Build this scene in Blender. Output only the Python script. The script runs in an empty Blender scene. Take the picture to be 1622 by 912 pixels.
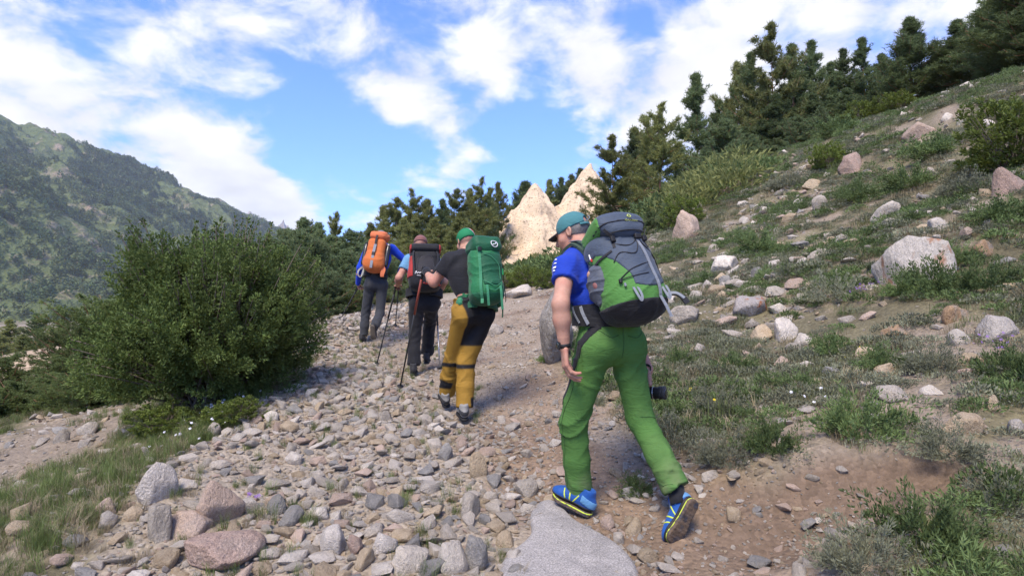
import bpy, bmesh, math, random
import numpy as np
from mathutils import Vector, Matrix
random.seed(7); RNG = np.random.default_rng(7)
SC = bpy.context.scene; COL = SC.collection
PI = math.pi
# ------------------------------------------------------------------ camera
FPX, CX, CY, CAMZ, PITCH = 950.0, 811.0, 456.0, 1.6, math.atan(34/950)
cam = bpy.data.cameras.new('camera'); camo = bpy.data.objects.new('camera', cam); COL.objects.link(camo)
cam.sensor_width = 36; cam.lens = 36*FPX/1622; cam.clip_start = .05; cam.clip_end = 20000
camo.location = (0, 0, CAMZ); camo.rotation_euler = (PI/2+PITCH, 0, 0)
SC.camera = camo
# ------------------------------------------------------------------ world, sun, exposure
SUN_EL, SUN_AZ = math.radians(54), math.radians(-158)      # azimuth from +Y towards +X
SUN_STRENGTH, SKY_STRENGTH, EXPOSURE = 2.3, .12, 1.36
def ray(px, py):
    u = (px-CX)/FPX; v = (CY-py)/FPX
    return np.array([u, math.cos(PITCH)-v*math.sin(PITCH), math.sin(PITCH)+v*math.cos(PITCH)])
def P(px, py, d):
    r = ray(px, py); return np.array([0, 0, CAMZ])+r*(d/r[1])
W = bpy.data.worlds.new('World'); SC.world = W; W.use_nodes = True
nt = W.node_tree; nt.nodes.clear()
def N(tree, typ, **kw):
    n = tree.nodes.new(typ)
    for k, v in kw.items():
        if k.startswith('i_'):
            n.inputs[int(k[2:]) if k[2:].isdigit() else k[2:].replace('_', ' ')].default_value = v
        else: setattr(n, k, v)
    return n
def build_world():
    L = nt.links.new
    sky = N(nt, 'ShaderNodeTexSky', sky_type='NISHITA'); sky.sun_disc = False
    sky.sun_elevation = SUN_EL; sky.sun_rotation = SUN_AZ; sky.altitude = 1800; sky.dust_density = .3; sky.ozone_density = 3.0; sky.air_density = 1.0
    tc = N(nt, 'ShaderNodeTexCoord'); D = tc.outputs['Generated']
    sep = N(nt, 'ShaderNodeSeparateXYZ'); L(D, sep.inputs[0])
    def M(op, a, b=None, clamp=False):
        m = N(nt, 'ShaderNodeMath', operation=op, use_clamp=clamp); m.inputs[2].default_value = -.275
        for i, q in enumerate((a, b)):
            if q is None: continue
            if isinstance(q, (int, float)): m.inputs[i].default_value = q
            else: L(q, m.inputs[i])
        return m.outputs[0]
    zz = M('ADD', M('MAXIMUM', sep.outputs[2], 0.0), .32)
    cmb = N(nt, 'ShaderNodeCombineXYZ'); L(M('DIVIDE', sep.outputs[0], zz), cmb.inputs[0]); L(M('DIVIDE', sep.outputs[1], zz), cmb.inputs[1])
    n1 = N(nt, 'ShaderNodeTexNoise', noise_dimensions='3D'); L(cmb.outputs[0], n1.inputs['Vector'])
    n1.inputs['Scale'].default_value = 5.5; n1.inputs['Detail'].default_value = 9; n1.inputs['Roughness'].default_value = .62; n1.inputs['Distortion'].default_value = .25
    blobs = [(640,210,.36,-.14),(800,110,.5,-.03),(20,90,.14,.22),(110,205,.10,.20),(215,235,.09,.18),(250,120,.07,.06),(300,250,.08,.22),(370,280,.07,.28),(415,322,.08,.50),(450,345,.04,.3),(345,60,.12,.20),(400,95,.07,.1),
             (600,105,.085,.32),(655,165,.065,.28),(700,195,.035,.2),(760,60,.09,.34),(790,110,.045,.22),(775,190,.045,.24),(735,272,.055,.30),(570,310,.05,.24),(640,298,.04,.22),(520,290,.03,.15),(930,60,.08,.30),(920,130,.05,.26),
             (1010,190,.09,.26),(1120,60,.12,.20),(1140,150,.13,.26),(1300,30,.10,.18),(1480,40,.10,.24),(900,262,.06,.16),(530,20,.07,.10),(475,168,.016,.16),
             (690,40,.045,-.16),(150,80,.045,-.26),(210,200,.03,-.16),(185,190,.05,-.10),(250,270,.03,-.14),(470,215,.06,-.22),(540,240,.08,-.30),(860,210,.07,-.24),(850,110,.04,-.16),(650,240,.045,-.16),(480,120,.05,-.2),(960,240,.04,-.08),(820,300,.06,-.14),(1010,60,.035,-.16),(1230,60,.045,-.18),(1380,50,.03,-.12),(290,140,.04,-.12)]
    acc = None
    for px, py, r, w in blobs:
        d = ray(px, py); d = d/np.linalg.norm(d)
        dv = N(nt, 'ShaderNodeVectorMath', operation='DISTANCE'); L(D, dv.inputs[0]); dv.inputs[1].default_value = tuple(d)
        mr = N(nt, 'ShaderNodeMapRange', interpolation_type='SMOOTHSTEP'); L(dv.outputs['Value'], mr.inputs[0])
        mr.inputs[1].default_value = 0; mr.inputs[2].default_value = r*1.75; mr.inputs[3].default_value = w; mr.inputs[4].default_value = 0
        acc = mr.outputs[0] if acc is None else M('ADD', acc, mr.outputs[0])
    cov = M('ADD', M('MULTIPLY_ADD', n1.outputs[0], 1.55), acc)
    mk = N(nt, 'ShaderNodeMapRange', interpolation_type='SMOOTHSTEP'); L(cov, mk.inputs[0]); mk.inputs[1].default_value = .41; mk.inputs[2].default_value = .86
    n2 = N(nt, 'ShaderNodeTexNoise'); L(cmb.outputs[0], n2.inputs['Vector']); n2.inputs['Scale'].default_value = 5.5; n2.inputs['Detail'].default_value = 6
    cr = N(nt, 'ShaderNodeMapRange'); L(n2.outputs[0], cr.inputs[0]); cr.inputs[1].default_value = .3; cr.inputs[2].default_value = .75; cr.inputs[3].default_value = 2.75; cr.inputs[4].default_value = 4.2
    cc = N(nt, 'ShaderNodeCombineColor'); L(M('MULTIPLY', cr.outputs[0], 1.01), cc.inputs[0]); L(M('MULTIPLY', cr.outputs[0], 1.0), cc.inputs[1]); L(M('MULTIPLY', cr.outputs[0], .985), cc.inputs[2])
    tint = N(nt, 'ShaderNodeMix', data_type='RGBA', blend_type='MULTIPLY'); tint.inputs[0].default_value = 1
    L(sky.outputs[0], tint.inputs[6]); tint.inputs[7].default_value = (.52, .76, 1.28, 1)
    mx = N(nt, 'ShaderNodeMix', data_type='RGBA'); L(mk.outputs[0], mx.inputs[0]); L(tint.outputs[2], mx.inputs[6]); L(cc.outputs[0], mx.inputs[7])
    bg = N(nt, 'ShaderNodeBackground'); L(mx.outputs[2], bg.inputs[0]); bg.inputs[1].default_value = SKY_STRENGTH
    out = N(nt, 'ShaderNodeOutputWorld'); L(bg.outputs[0], out.inputs[0])
build_world()
sun = bpy.data.lights.new('sun', 'SUN'); suno = bpy.data.objects.new('sun', sun); COL.objects.link(suno)
sun.energy = SUN_STRENGTH; sun.angle = math.radians(24); sun.color = (1, .89, .74)
sd = Vector((math.sin(SUN_AZ)*math.cos(SUN_EL), math.cos(SUN_AZ)*math.cos(SUN_EL), math.sin(SUN_EL)))
suno.rotation_euler = (-sd).to_track_quat('-Z', 'Y').to_euler()
vs = SC.view_settings; vs.view_transform = 'Standard'; vs.look = 'None'; vs.gamma = 1; vs.exposure = EXPOSURE; vs.use_curve_mapping = False
SC.render.engine = 'CYCLES'; SC.cycles.use_denoising = True; SC.cycles.max_bounces = 6; SC.cycles.diffuse_bounces = 3
SC.cycles.transparent_max_bounces = 6; SC.cycles.volume_bounces = 1
# ------------------------------------------------------------------ helpers
def mk_mesh(name, V, F, smooth=True, mats=(), colors=None, cname='Col'):
    V = np.asarray(V, np.float32).reshape(-1, 3)
    me = bpy.data.meshes.new(name)
    Fs = F if isinstance(F, list) else [F]
    Fs = [np.asarray(f, np.int32) for f in Fs if len(f)]
    nl = sum(f.size for f in Fs); nf = sum(len(f) for f in Fs)
    me.vertices.add(len(V)); me.vertices.foreach_set('co', V.ravel())
    me.loops.add(nl); me.polygons.add(nf)
    me.loops.foreach_set('vertex_index', np.concatenate([f.ravel() for f in Fs]))
    st = []; o = 0
    for f in Fs:
        st.append(o+np.arange(len(f))*f.shape[1]); o += f.size
    me.polygons.foreach_set('loop_start', np.concatenate(st).astype(np.int32))
    me.polygons.foreach_set('use_smooth', np.full(nf, bool(smooth)))
    me.update(calc_edges=True)
    if colors is not None:
        a = me.color_attributes.new(cname, 'FLOAT_COLOR', 'POINT')
        c = np.ones((len(V), 4), np.float32); c[:, :3] = colors; a.data.foreach_set('color', c.ravel())
    for m in (mats if isinstance(mats, (list, tuple)) else [mats]): me.materials.append(m)
    return me
def link(name, data, parent=None, loc=None):
    o = bpy.data.objects.new(name, data); COL.objects.link(o)
    if parent is not None: o.parent = parent
    if loc is not None: o.location = loc
    return o
def tag(o, label=None, cat=None, group=None, kind=None):
    if label: o['label'] = label
    if cat: o['category'] = cat
    if group: o['group'] = group
    if kind: o['kind'] = kind
    return o
def part(name, V, F, mat, parent, smooth=True, colors=None):
    """mesh in world coordinates under an unrotated, unscaled parent chain"""
    off = np.zeros(3); q = parent
    while q is not None: off += np.array(q.location); q = q.parent
    return link(name, mk_mesh(name, np.asarray(V)-off, F, smooth, [mat], colors), parent)
def thing(name, loc, label, cat, group=None):
    o = link(name, None, None, tuple(loc)); o.empty_display_size = .1
    return tag(o, label, cat, group)
def copy_thing(src, loc, rotz=0, scale=(1, 1, 1), label=None, group=None, tilt=(0, 0)):
    r = src.copy(); COL.objects.link(r); r.location = loc; r.rotation_euler = (tilt[0], tilt[1], rotz); r.scale = scale
    if label: r['label'] = label
    if group: r['group'] = group
    for ch in src.children:
        c = ch.copy(); COL.objects.link(c); c.parent = r
    return r
def nrm(v):
    v = np.asarray(v, float); return v/(np.linalg.norm(v, axis=-1, keepdims=True)+1e-12)
# value noise (numpy)
_perm = np.random.default_rng(3).random((64, 64, 64)).astype(np.float32)
def vnoise(x, y, z=0.0):
    x, y, z = np.broadcast_arrays(np.asarray(x, float), np.asarray(y, float), np.asarray(z, float))
    xi, yi, zi = np.floor(x).astype(int), np.floor(y).astype(int), np.floor(z).astype(int)
    fx, fy, fz = x-xi, y-yi, z-zi
    fx, fy, fz = fx*fx*(3-2*fx), fy*fy*(3-2*fy), fz*fz*(3-2*fz)
    r = 0
    for a in (0, 1):
        for b in (0, 1):
            for c in (0, 1):
                r = r+_perm[(xi+a) & 63, (yi+b) & 63, (zi+c) & 63]*(fx if a else 1-fx)*(fy if b else 1-fy)*(fz if c else 1-fz)
    return r*2-1
def fbm(x, y, z=0.0, o=4, g=.5):
    r = 0; a = 1; s = 1
    for i in range(o):
        r = r+a*vnoise(np.asarray(x)*s+i*17.3, np.asarray(y)*s+i*9.1, np.asarray(z)*s+i*5.7); a *= g; s *= 2.03
    return r
def sstep(a, b, x):
    t = np.clip((x-a)/(b-a), 0, 1); return t*t*(3-2*t)
# ------------------------------------------------------------------ materials
def mat(name, color, rough=.85, var=.0, vscale=30., bump=0., bscale=60., spec=.3, vcol=False, rand=0., transl=0., c2=None, c2scale=8., c2mix=(.45, .6), sheen=0., weave=0.):
    m = bpy.data.materials.new(name); m.use_nodes = True
    t = m.node_tree; L = t.links.new; b = t.nodes['Principled BSDF']
    b.inputs['Roughness'].default_value = rough; b.inputs['Specular IOR Level'].default_value = spec
    tc = N(t, 'ShaderNodeTexCoord'); co = tc.outputs['Object']
    if vcol:
        a = N(t, 'ShaderNodeVertexColor', layer_name='Col'); cur = a.outputs[0]
    else:
        a = N(t, 'ShaderNodeRGB'); a.outputs[0].default_value = (*color, 1); cur = a.outputs[0]
    if c2 is not None:
        n = N(t, 'ShaderNodeTexNoise'); L(co, n.inputs['Vector']); n.inputs['Scale'].default_value = c2scale; n.inputs['Detail'].default_value = 5
        r = N(t, 'ShaderNodeMapRange'); L(n.outputs[0], r.inputs[0]); r.inputs[1].default_value, r.inputs[2].default_value = c2mix
        x = N(t, 'ShaderNodeMix', data_type='RGBA'); L(r.outputs[0], x.inputs[0]); L(cur, x.inputs[6]); x.inputs[7].default_value = (*c2, 1); cur = x.outputs[2]
    if var or rand:
        v = None
        if var:
            n = N(t, 'ShaderNodeTexNoise'); L(co, n.inputs['Vector']); n.inputs['Scale'].default_value = vscale; n.inputs['Detail'].default_value = 5; n.inputs['Roughness'].default_value = .65
            r = N(t, 'ShaderNodeMapRange'); L(n.outputs[0], r.inputs[0]); r.inputs[1].default_value = .25; r.inputs[2].default_value = .75; r.inputs[3].default_value = 1-var; r.inputs[4].default_value = 1+var; v = r.outputs[0]
        if rand:
            oi = N(t, 'ShaderNodeObjectInfo')
            r = N(t, 'ShaderNodeMapRange'); L(oi.outputs['Random'], r.inputs[0]); r.inputs[3].default_value = 1-rand; r.inputs[4].default_value = 1+rand
            if v is None: v = r.outputs[0]
            else:
                mm = N(t, 'ShaderNodeMath', operation='MULTIPLY'); L(v, mm.inputs[0]); L(r.outputs[0], mm.inputs[1]); v = mm.outputs[0]
        x = N(t, 'ShaderNodeVectorMath', operation='SCALE'); L(cur, x.inputs[0]); L(v, x.inputs['Scale']); cur = x.outputs[0]
    L(cur, b.inputs['Base Color'])
    if bump:
        n = N(t, 'ShaderNodeTexNoise'); L(co, n.inputs['Vector']); n.inputs['Scale'].default_value = bscale; n.inputs['Detail'].default_value = 6; n.inputs['Roughness'].default_value = .6
        bp = N(t, 'ShaderNodeBump'); bp.inputs['Strength'].default_value = bump; bp.inputs['Distance'].default_value = .6/bscale; L(n.outputs[0], bp.inputs['Height'])
        L(bp.outputs[0], b.inputs['Normal'])
    if sheen:
        b.inputs['Sheen Weight'].default_value = sheen
    if transl:
        tr = N(t, 'ShaderNodeBsdfTranslucent'); L(cur, tr.inputs[0]); ms = N(t, 'ShaderNodeMixShader'); ms.inputs[0].default_value = transl
        L(b.outputs[0], ms.inputs[1]); L(tr.outputs[0], ms.inputs[2]); L(ms.outputs[0], t.nodes['Material Output'].inputs[0])
    return m
# ------------------------------------------------------------------ terrain heights
_cp = [(811,912,2.85),(905,805,3.57),(1060,864,3.17),(735,662,5.55),(655,590,7.6),(580,541,9.8),(700,505,12),(830,457,16),(760,640,6.0),(800,560,8.6),
       (500,515,9.8),(450,604,6.6),(150,800,3.6),(310,692,5.0),(0,912,3.0),(60,742,5.6),(110,682,6.8),(0,700,6.6),(560,760,4.0),(300,880,3.1),(520,640,5.8),
       (250,640,7.0),(360,600,8.5),(60,640,12),(0,612,20),(70,550,30),(430,500,14),(520,470,20),
       (1250,836,2.95),(1310,725,3.35),(1622,700,3.4),(1622,912,2.35),(1500,500,5.5),(1622,560,4.4),(1100,562,6.5),(1100,482,9),(1300,480,7.2),(1300,400,10),(1250,335,15),
       (1400,255,15),(1100,430,12),(1622,300,8),(1622,125,14.5),(1500,152,20),(1200,262,26),(1060,384,16),(1130,302,22),(1400,380,8),(1350,205,22),(930,560,6.6),(1000,640,5.0),(1180,640,4.7),(960,450,13)]
CPTS = [tuple(P(*c)) for c in _cp]+[(-30,45,-2),(-60,110,-9),(-70,20,-6),(-45,0,-5),(-12,4,-1.4),(-8,1,-.7),(-14,14,-1.1),(-60,60,-6),(.5,24,2.0),(2,34,2.6),(0,45,3.6),(0,62,5.5),(-12,32,1.6),(-18,55,2),(-35,85,-1),(0,105,9.5),
        (20,50,11.5),(30,40,14),(10.5,40,5.6),(16,62,7.6),(40,20,16),(40,0,15),(20,0,7),(12,0,4.2),(5,0,1.2),(70,110,24),(25,105,13),(80,40,24),(0,-6,-.6),(-8,-8,-1.5),(12,-10,2.5),(80,-20,22),(-70,-20,-8),(0,-20,-2.5),(3,3,.75),(6,4,1.75),(9,5,3.3)]
CPTS = np.array(CPTS); _c2 = .8
def _phi(r2): return -np.sqrt(r2+_c2)
_A = _phi(((CPTS[:, None, :2]-CPTS[None, :, :2])**2).sum(-1)); n_ = len(CPTS)
_M = np.zeros((n_+1, n_+1)); _M[:n_, :n_] = _A+np.eye(n_)*.06; _M[:n_, n_] = 1; _M[n_, :n_] = 1
_w = np.linalg.solve(_M, np.append(CPTS[:, 2], 0))
def H0(x, y):
    x = np.clip(np.asarray(x, float), -90, 95); y = np.clip(np.asarray(y, float), -25, 125)
    sh = np.broadcast(x, y).shape; x = np.broadcast_to(x, sh).ravel(); y = np.broadcast_to(y, sh).ravel()
    out = np.empty(len(x))
    for i in range(0, len(x), 40000):
        s = slice(i, i+40000)
        out[s] = _phi((x[s, None]-CPTS[None, :, 0])**2+(y[s, None]-CPTS[None, :, 1])**2)@_w[:-1]+_w[-1]
    return out.reshape(sh)
_ty = np.array([-5,2.0,2.9,3.6,4.5,5.5,7,9,12,16,22]); 
_xl = np.interp
def x_left(y):  return np.interp(y, [-5,2.9,3.6,5,6.5,9.5,12,16,20], [-1.8,-2.1,-2.45,-2.55,-2.45,-3.1,-3.3,-2.4,-2])
def x_trail(y): return np.interp(y, [-5,2.2,2.9,3.6,4.5,5.5,7,9,12,16], [.8,.7,.55,.2,-.24,-.65,-1.35,-2.2,-2.3,-1.2])
def x_right(y): return np.interp(y, [-5,2.2,3.2,4.5,6,7.5,10,13,17], [1.7,1.65,1.35,1.0,.6,.5,.9,1.3,1.2])
def m_trail(x, y):
    e = .22*vnoise(x*2.1, y*2.1, 3.3)
    return sstep(-.25, .12, x-x_trail(y)+e)*(1-sstep(-.15, .25, x-x_right(y)+e))*(1-sstep(17, 22, y))
def m_rubble(x, y):
    e = .3*vnoise(x*1.7, y*1.7, 8.3)
    return sstep(-.15, .2, x-x_left(y)+e)*(1-sstep(-.2, .25, x-x_trail(y)+e))*(1-sstep(15, 19, y))
def m_slope(x, y): return sstep(-.1, .4, x-x_right(y)+.22*vnoise(x*2.1, y*2.1, 3.3))
def m_bare(x, y):
    b = sstep(.18, .5, fbm(x*.8+4, y*.8, 1.5, 4)+.10*(1-np.minimum(y, 12)/12))
    return b
SCARP = (1.62, 3.15)
def m_scarp(x, y): return np.clip(1-((x-SCARP[0])/.75)**2-((y-SCARP[1])/.42)**2+.5*vnoise(x*4, y*4, 2), 0, 1)
def Hd(x, y):
    x = np.asarray(x, float); y = np.asarray(y, float)
    near = 1-sstep(20, 60, np.hypot(x, y))
    tr = m_trail(x, y); rb = m_rubble(x, y)
    h = H0(x, y)
    rough = (1-tr)*.6+.4
    h = h+near*rough*(.045*fbm(x*1.3, y*1.3, .5, 3)+.018*fbm(x*6, y*6, 2.5, 3))
    h = h-.03*tr*near+.02*rb*near
    sc = m_scarp(x, y); h = h-.15*sc+.02*sc*fbm(x*9, y*9, 4, 2)
    h = h+(1-near)*.6*fbm(x*.12, y*.12, 3, 3)
    sl = sstep(1.5, 4, x-x_right(y))*near
    h = h+sl*.12*fbm(x*.7, y*.7, 7.5, 2)
    return h
def hit(px, py, d0=1.5, d1=80):
    r = ray(px, py); ds = np.geomspace(d0, d1, 900)
    pts = np.array([0, 0, CAMZ])+r[None]*(ds/r[1])[:, None]
    under = np.nonzero(pts[:, 2] < Hd(pts[:, 0], pts[:, 1]))[0]
    i = under[0] if len(under) else len(ds)-1
    return pts[i], ds[i]
def H1(x, y): return float(Hd(np.array([x]), np.array([y]))[0])
# ------------------------------------------------------------------ ground sheet
def axis(lo, hi, step, far_lo, far_hi, g=1.09):
    a = list(np.arange(lo, hi+1e-6, step)); s = step
    while a[-1] < far_hi: s *= g; a.append(a[-1]+s)
    s = step; b = [a[0]]
    while b[-1] > far_lo: s *= g; b.append(b[-1]-s)
    return np.array(b[:0:-1]+a)
gx = axis(-5.5, 7, .045, -6000, 6000); gy = axis(1.6, 12, .045, -300, 9000)
GX, GY = np.meshgrid(gx, gy, indexing='ij'); GZ = Hd(GX, GY)
ii, jj = np.meshgrid(np.arange(len(gx)-1), np.arange(len(gy)-1), indexing='ij'); nY = len(gy)
gf = np.stack([ii*nY+jj, (ii+1)*nY+jj, (ii+1)*nY+jj+1, ii*nY+jj+1], -1).reshape(-1, 4)
def ground_colors(x, y):
    tr, rb, sl = m_trail(x, y), m_rubble(x, y), m_slope(x, y)
    soil = np.array([.205, .143, .094]); soilw = np.array([.285, .228, .168]); rub = np.array([.32, .265, .20]); grass = np.array([.15, .13, .075]); sand = np.array([.46, .34, .22]); brown = np.array([.175, .122, .082])
    n = fbm(x*1.1, y*1.1, .3, 4); n2 = fbm(x*3.1, y*3.1, 5.3, 3)
    c = grass[None]*(1+.25*n[:, None])
    bare = np.clip(sstep(-.1, .45, n2*.5+.7*m_bare(x, y)-.12), 0, 1)
    c = c*(1-(sl*bare)[:, None])+(soilw*.9)[None]*(sl*bare)[:, None]
    lf = (1-sstep(-.5, .5, x-x_left(y)))*sstep(-.2, .4, n2)
    c = c*(1-lf[:, None])+soilw[None]*lf[:, None]
    c = c*(1-rb[:, None])+rub[None]*rb[:, None]
    cs = soil[None]*(1+.28*n2[:, None])
    mixw = sstep(-.2, .6, n+.3*(y > 5)); cs = cs*(1-mixw[:, None])+soilw[None]*mixw[:, None]
    c = c*(1-tr[:, None])+cs*tr[:, None]
    s = np.clip(m_scarp(x, y)*2, 0, 1); c = c*(1-s[:, None])+brown[None]*s[:, None]
    sp = sstep(6.5, 2.5, np.hypot((x+19.5)*.75, y-23.5)+1.6*fbm(x*.5, y*.5, 9, 3))
    sp2 = sstep(5, 1.5, np.hypot(x+9.5, (y-44)*.5)+1.5*fbm(x*.5, y*.5, 19, 3))
    s = np.maximum(sp, sp2); c = c*(1-s[:, None])+sand[None]*(1+.15*n2[:, None])*s[:, None]
    path = sstep(.9, .5, np.abs(x+4.6+.25*(y-6))+.5*n2*.6)*sstep(3.6, 4.6, y)*(1-sstep(8.2, 10, y)); c = c*(1-path[:, None])+(soilw*.8)[None]*path[:, None]
    return np.clip(c, .01, 1)
def ground_mat():
    m = mat('ground', (.2, .15, .1), .95, vcol=True, var=.22, vscale=14)
    t = m.node_tree; L = t.links.new; b = t.nodes['Principled BSDF']; tc = [n for n in t.nodes if n.type == 'TEX_COORD'][0]
    src = b.inputs['Base Color'].links[0].from_socket
    v = N(t, 'ShaderNodeTexVoronoi'); L(tc.outputs['Object'], v.inputs['Vector']); v.inputs['Scale'].default_value = 38
    r = N(t, 'ShaderNodeMapRange'); L(v.outputs['Color'], r.inputs[0]); r.inputs[1].default_value = 0; r.inputs[2].default_value = 1; r.inputs[3].default_value = .78; r.inputs[4].default_value = 1.3
    x = N(t, 'ShaderNodeVectorMath', operation='SCALE'); L(src, x.inputs[0]); L(r.outputs[0], x.inputs['Scale']); L(x.outputs[0], b.inputs['Base Color'])
    n = N(t, 'ShaderNodeTexNoise'); L(tc.outputs['Object'], n.inputs['Vector']); n.inputs['Scale'].default_value = 22; n.inputs['Detail'].default_value = 8; n.inputs['Roughness'].default_value = .7
    ad = N(t, 'ShaderNodeMath', operation='MULTIPLY_ADD'); L(v.outputs['Distance'], ad.inputs[0]); ad.inputs[1].default_value = -.5; L(n.outputs[0], ad.inputs[2])
    bp = N(t, 'ShaderNodeBump'); bp.inputs['Strength'].default_value = .8; bp.inputs['Distance'].default_value = .03; L(ad.outputs[0], bp.inputs['Height']); L(bp.outputs[0], b.inputs['Normal'])
    return m
gcol = ground_colors(GX.ravel(), GY.ravel())
ground = link('ground', mk_mesh('ground', np.stack([GX, GY, GZ], -1), gf, True, [ground_mat()], gcol)); tag(ground, kind='structure', label='stony mountain slope with a brown dirt trail climbing through it')
# ------------------------------------------------------------------ far mountains
def mountain(name, ridge, base_off, base_z, nU, nT, amp, mat_, label, seed, back=700):
    """ridge: list of (x,y,z); the face drops towards base_off (dx,dy) from the ridge"""
    r = np.array(ridge, float); s = np.linspace(0, 1, nU); k = np.linspace(0, 1, len(r))
    R = np.stack([np.interp(s, k, r[:, i]) for i in range(3)], -1)
    R[:, 2] += amp*.13*fbm(s*22, 0*s, seed, 5, .6)
    T = np.concatenate([np.linspace(-.45, 0, nT//4)[:-1], np.linspace(0, 1, nT)])
    off = np.array(base_off, float)
    S, TT = np.meshgrid(s, T, indexing='ij')
    X = R[:, None, 0]+off[0]*TT; Y = R[:, None, 1]+off[1]*TT
    prof = np.where(TT >= 0, 1-np.abs(TT)**.92, 1-np.abs(TT)*1.1)
    Z = base_z+(R[:, None, 2]-base_z)*prof
    gul = np.abs(fbm(S*16+.5*TT, TT*1.4, seed+4, 4))*1.0
    Z = Z-amp*gul*np.clip(np.abs(TT)*3.2, 0, 1)*np.clip((1-TT)*3, 0, 1)+amp*.35*fbm(X*.011, Y*.011, seed+9, 5, .6)*np.clip(np.abs(TT)*6, 0, 1)
    nt_ = len(T); a, b = np.meshgrid(np.arange(nU-1), np.arange(nt_-1), indexing='ij')
    F = np.stack([a*nt_+b, a*nt_+b+1, (a+1)*nt_+b+1, (a+1)*nt_+b], -1).reshape(-1, 4)
    V = np.stack([X, Y, Z], -1)
    o = link(name, mk_mesh(name, V, F, True, [mat_])); tag(o, kind='structure', label=label)
    return V, T
def mountain_mat(name, grass, rock, scale, rocky):
    m = mat(name, grass, .95, spec=.1)
    t = m.node_tree; L = t.links.new; b = t.nodes['Principled BSDF']; tc = N(t, 'ShaderNodeTexCoord'); co = tc.outputs['Object']
    n = N(t, 'ShaderNodeTexNoise'); L(co, n.inputs['Vector']); n.inputs['Scale'].default_value = scale; n.inputs['Detail'].default_value = 9; n.inputs['Roughness'].default_value = .66
    r = N(t, 'ShaderNodeMapRange'); L(n.outputs[0], r.inputs[0]); r.inputs[1].default_value = rocky; r.inputs[2].default_value = rocky+.12
    n2 = N(t, 'ShaderNodeTexNoise'); L(co, n2.inputs['Vector']); n2.inputs['Scale'].default_value = scale*4; n2.inputs['Detail'].default_value = 8
    g = N(t, 'ShaderNodeMix', data_type='RGBA'); L(n2.outputs[0], g.inputs[0]); g.inputs[6].default_value = (*[c*.55 for c in grass], 1); g.inputs[7].default_value = (*[c*1.5 for c in grass], 1)
    k = N(t, 'ShaderNodeMix', data_type='RGBA'); L(n2.outputs[0], k.inputs[0]); k.inputs[6].default_value = (*[c*.5 for c in rock], 1); k.inputs[7].default_value = (*[c*1.4 for c in rock], 1)
    x = N(t, 'ShaderNodeMix', data_type='RGBA'); L(r.outputs[0], x.inputs[0]); L(g.outputs[2], x.inputs[6]); L(k.outputs[2], x.inputs[7]); L(x.outputs[2], b.inputs['Base Color'])
    bp = N(t, 'ShaderNodeBump'); bp.inputs['Strength'].default_value = 1; bp.inputs['Distance'].default_value = 18; L(n2.outputs[0], bp.inputs['Height']); L(bp.outputs[0], b.inputs['Normal'])
    return m
def ridge_from(px_list): return [tuple(P(px, py, d)) for px, py, d in px_list]
MR = [(-1700, -900, 600), (-1560, 100, 560)]+ridge_from([(-500,90,950),(-200,130,1250),(0,182,1500),(55,200,1560),(90,205,1600),(130,232,1660),(172,235,1740),(200,258,1800),(245,272,1900),(285,300,2000),(345,312,2180),(385,345,2350),(420,366,2500),(470,385,2700),(520,420,2900)])
MV, MT = mountain('mountain', MR, (1080, -330), -55, 340, 130, 85, mountain_mat('mountain_face', (.105, .130, .052), (.28, .215, .16), .016, .535), 'steep mountainside of grass, rock and scattered trees', 2.0)
mountain('mountain', ridge_from([(300,420,4600),(360,372,4500),(395,338,4400),(415,350,4400),(432,362,4420),(447,352,4500),(462,362,4600),(490,395,4700),(540,440,4800)]), (700, -1500), -50, 160, 70, 150, mountain_mat('bare_peak', (.2, .17, .14), (.36, .28, .24), .006, .45), 'bare pinkish grey rocky peak beyond the ridge', 5.0)
# ------------------------------------------------------------------ rocks
def ico(sub):
    bm = bmesh.new(); bmesh.ops.create_icosphere(bm, subdivisions=sub, radius=1)
    V = np.array([v.co[:] for v in bm.verts]); F = np.array([[v.index for v in f.verts] for f in bm.faces]); bm.free(); return V, F
ICO = {k: ico(k) for k in (2, 3, 4, 5)}
def rock_mesh(name, mat_, sub, seed, flat=.75, planes=14, soft=.06, rough=.035, elong=1.25, smooth=True):
    soft = soft*.36
    V, F = ICO[sub]; g = np.random.default_rng(seed)
    m = nrm(g.normal(size=(planes, 3))); d = g.uniform(.62, 1.0, planes)
    q = V@m.T; q = np.where(q > .05, d[None]/np.maximum(q, .05), 9)
    r = -soft*np.log(np.exp(-q/soft).sum(1)); r = np.minimum(r, 1.25)
    W_ = V*r[:, None]; s = np.array([elong, 1, flat])*g.uniform(.88, 1.12, 3)
    W_ = W_*s
    W_ = W_+V*(rough*fbm(W_[:, 0]*2.6+seed, W_[:, 1]*2.6, W_[:, 2]*2.6, 4, .6))[:, None]
    a = g.uniform(0, 6.28); c_, s_ = math.cos(a), math.sin(a)
    W_[:, :2] = W_[:, :2]@np.array([[c_, -s_], [s_, c_]])
    e = (W_.max(0)-W_.min(0))/2; W_ = (W_-(W_.max(0)+W_.min(0))/2)/max(e[0], e[1])
    return mk_mesh(name, W_, F, smooth, [mat_])
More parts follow.
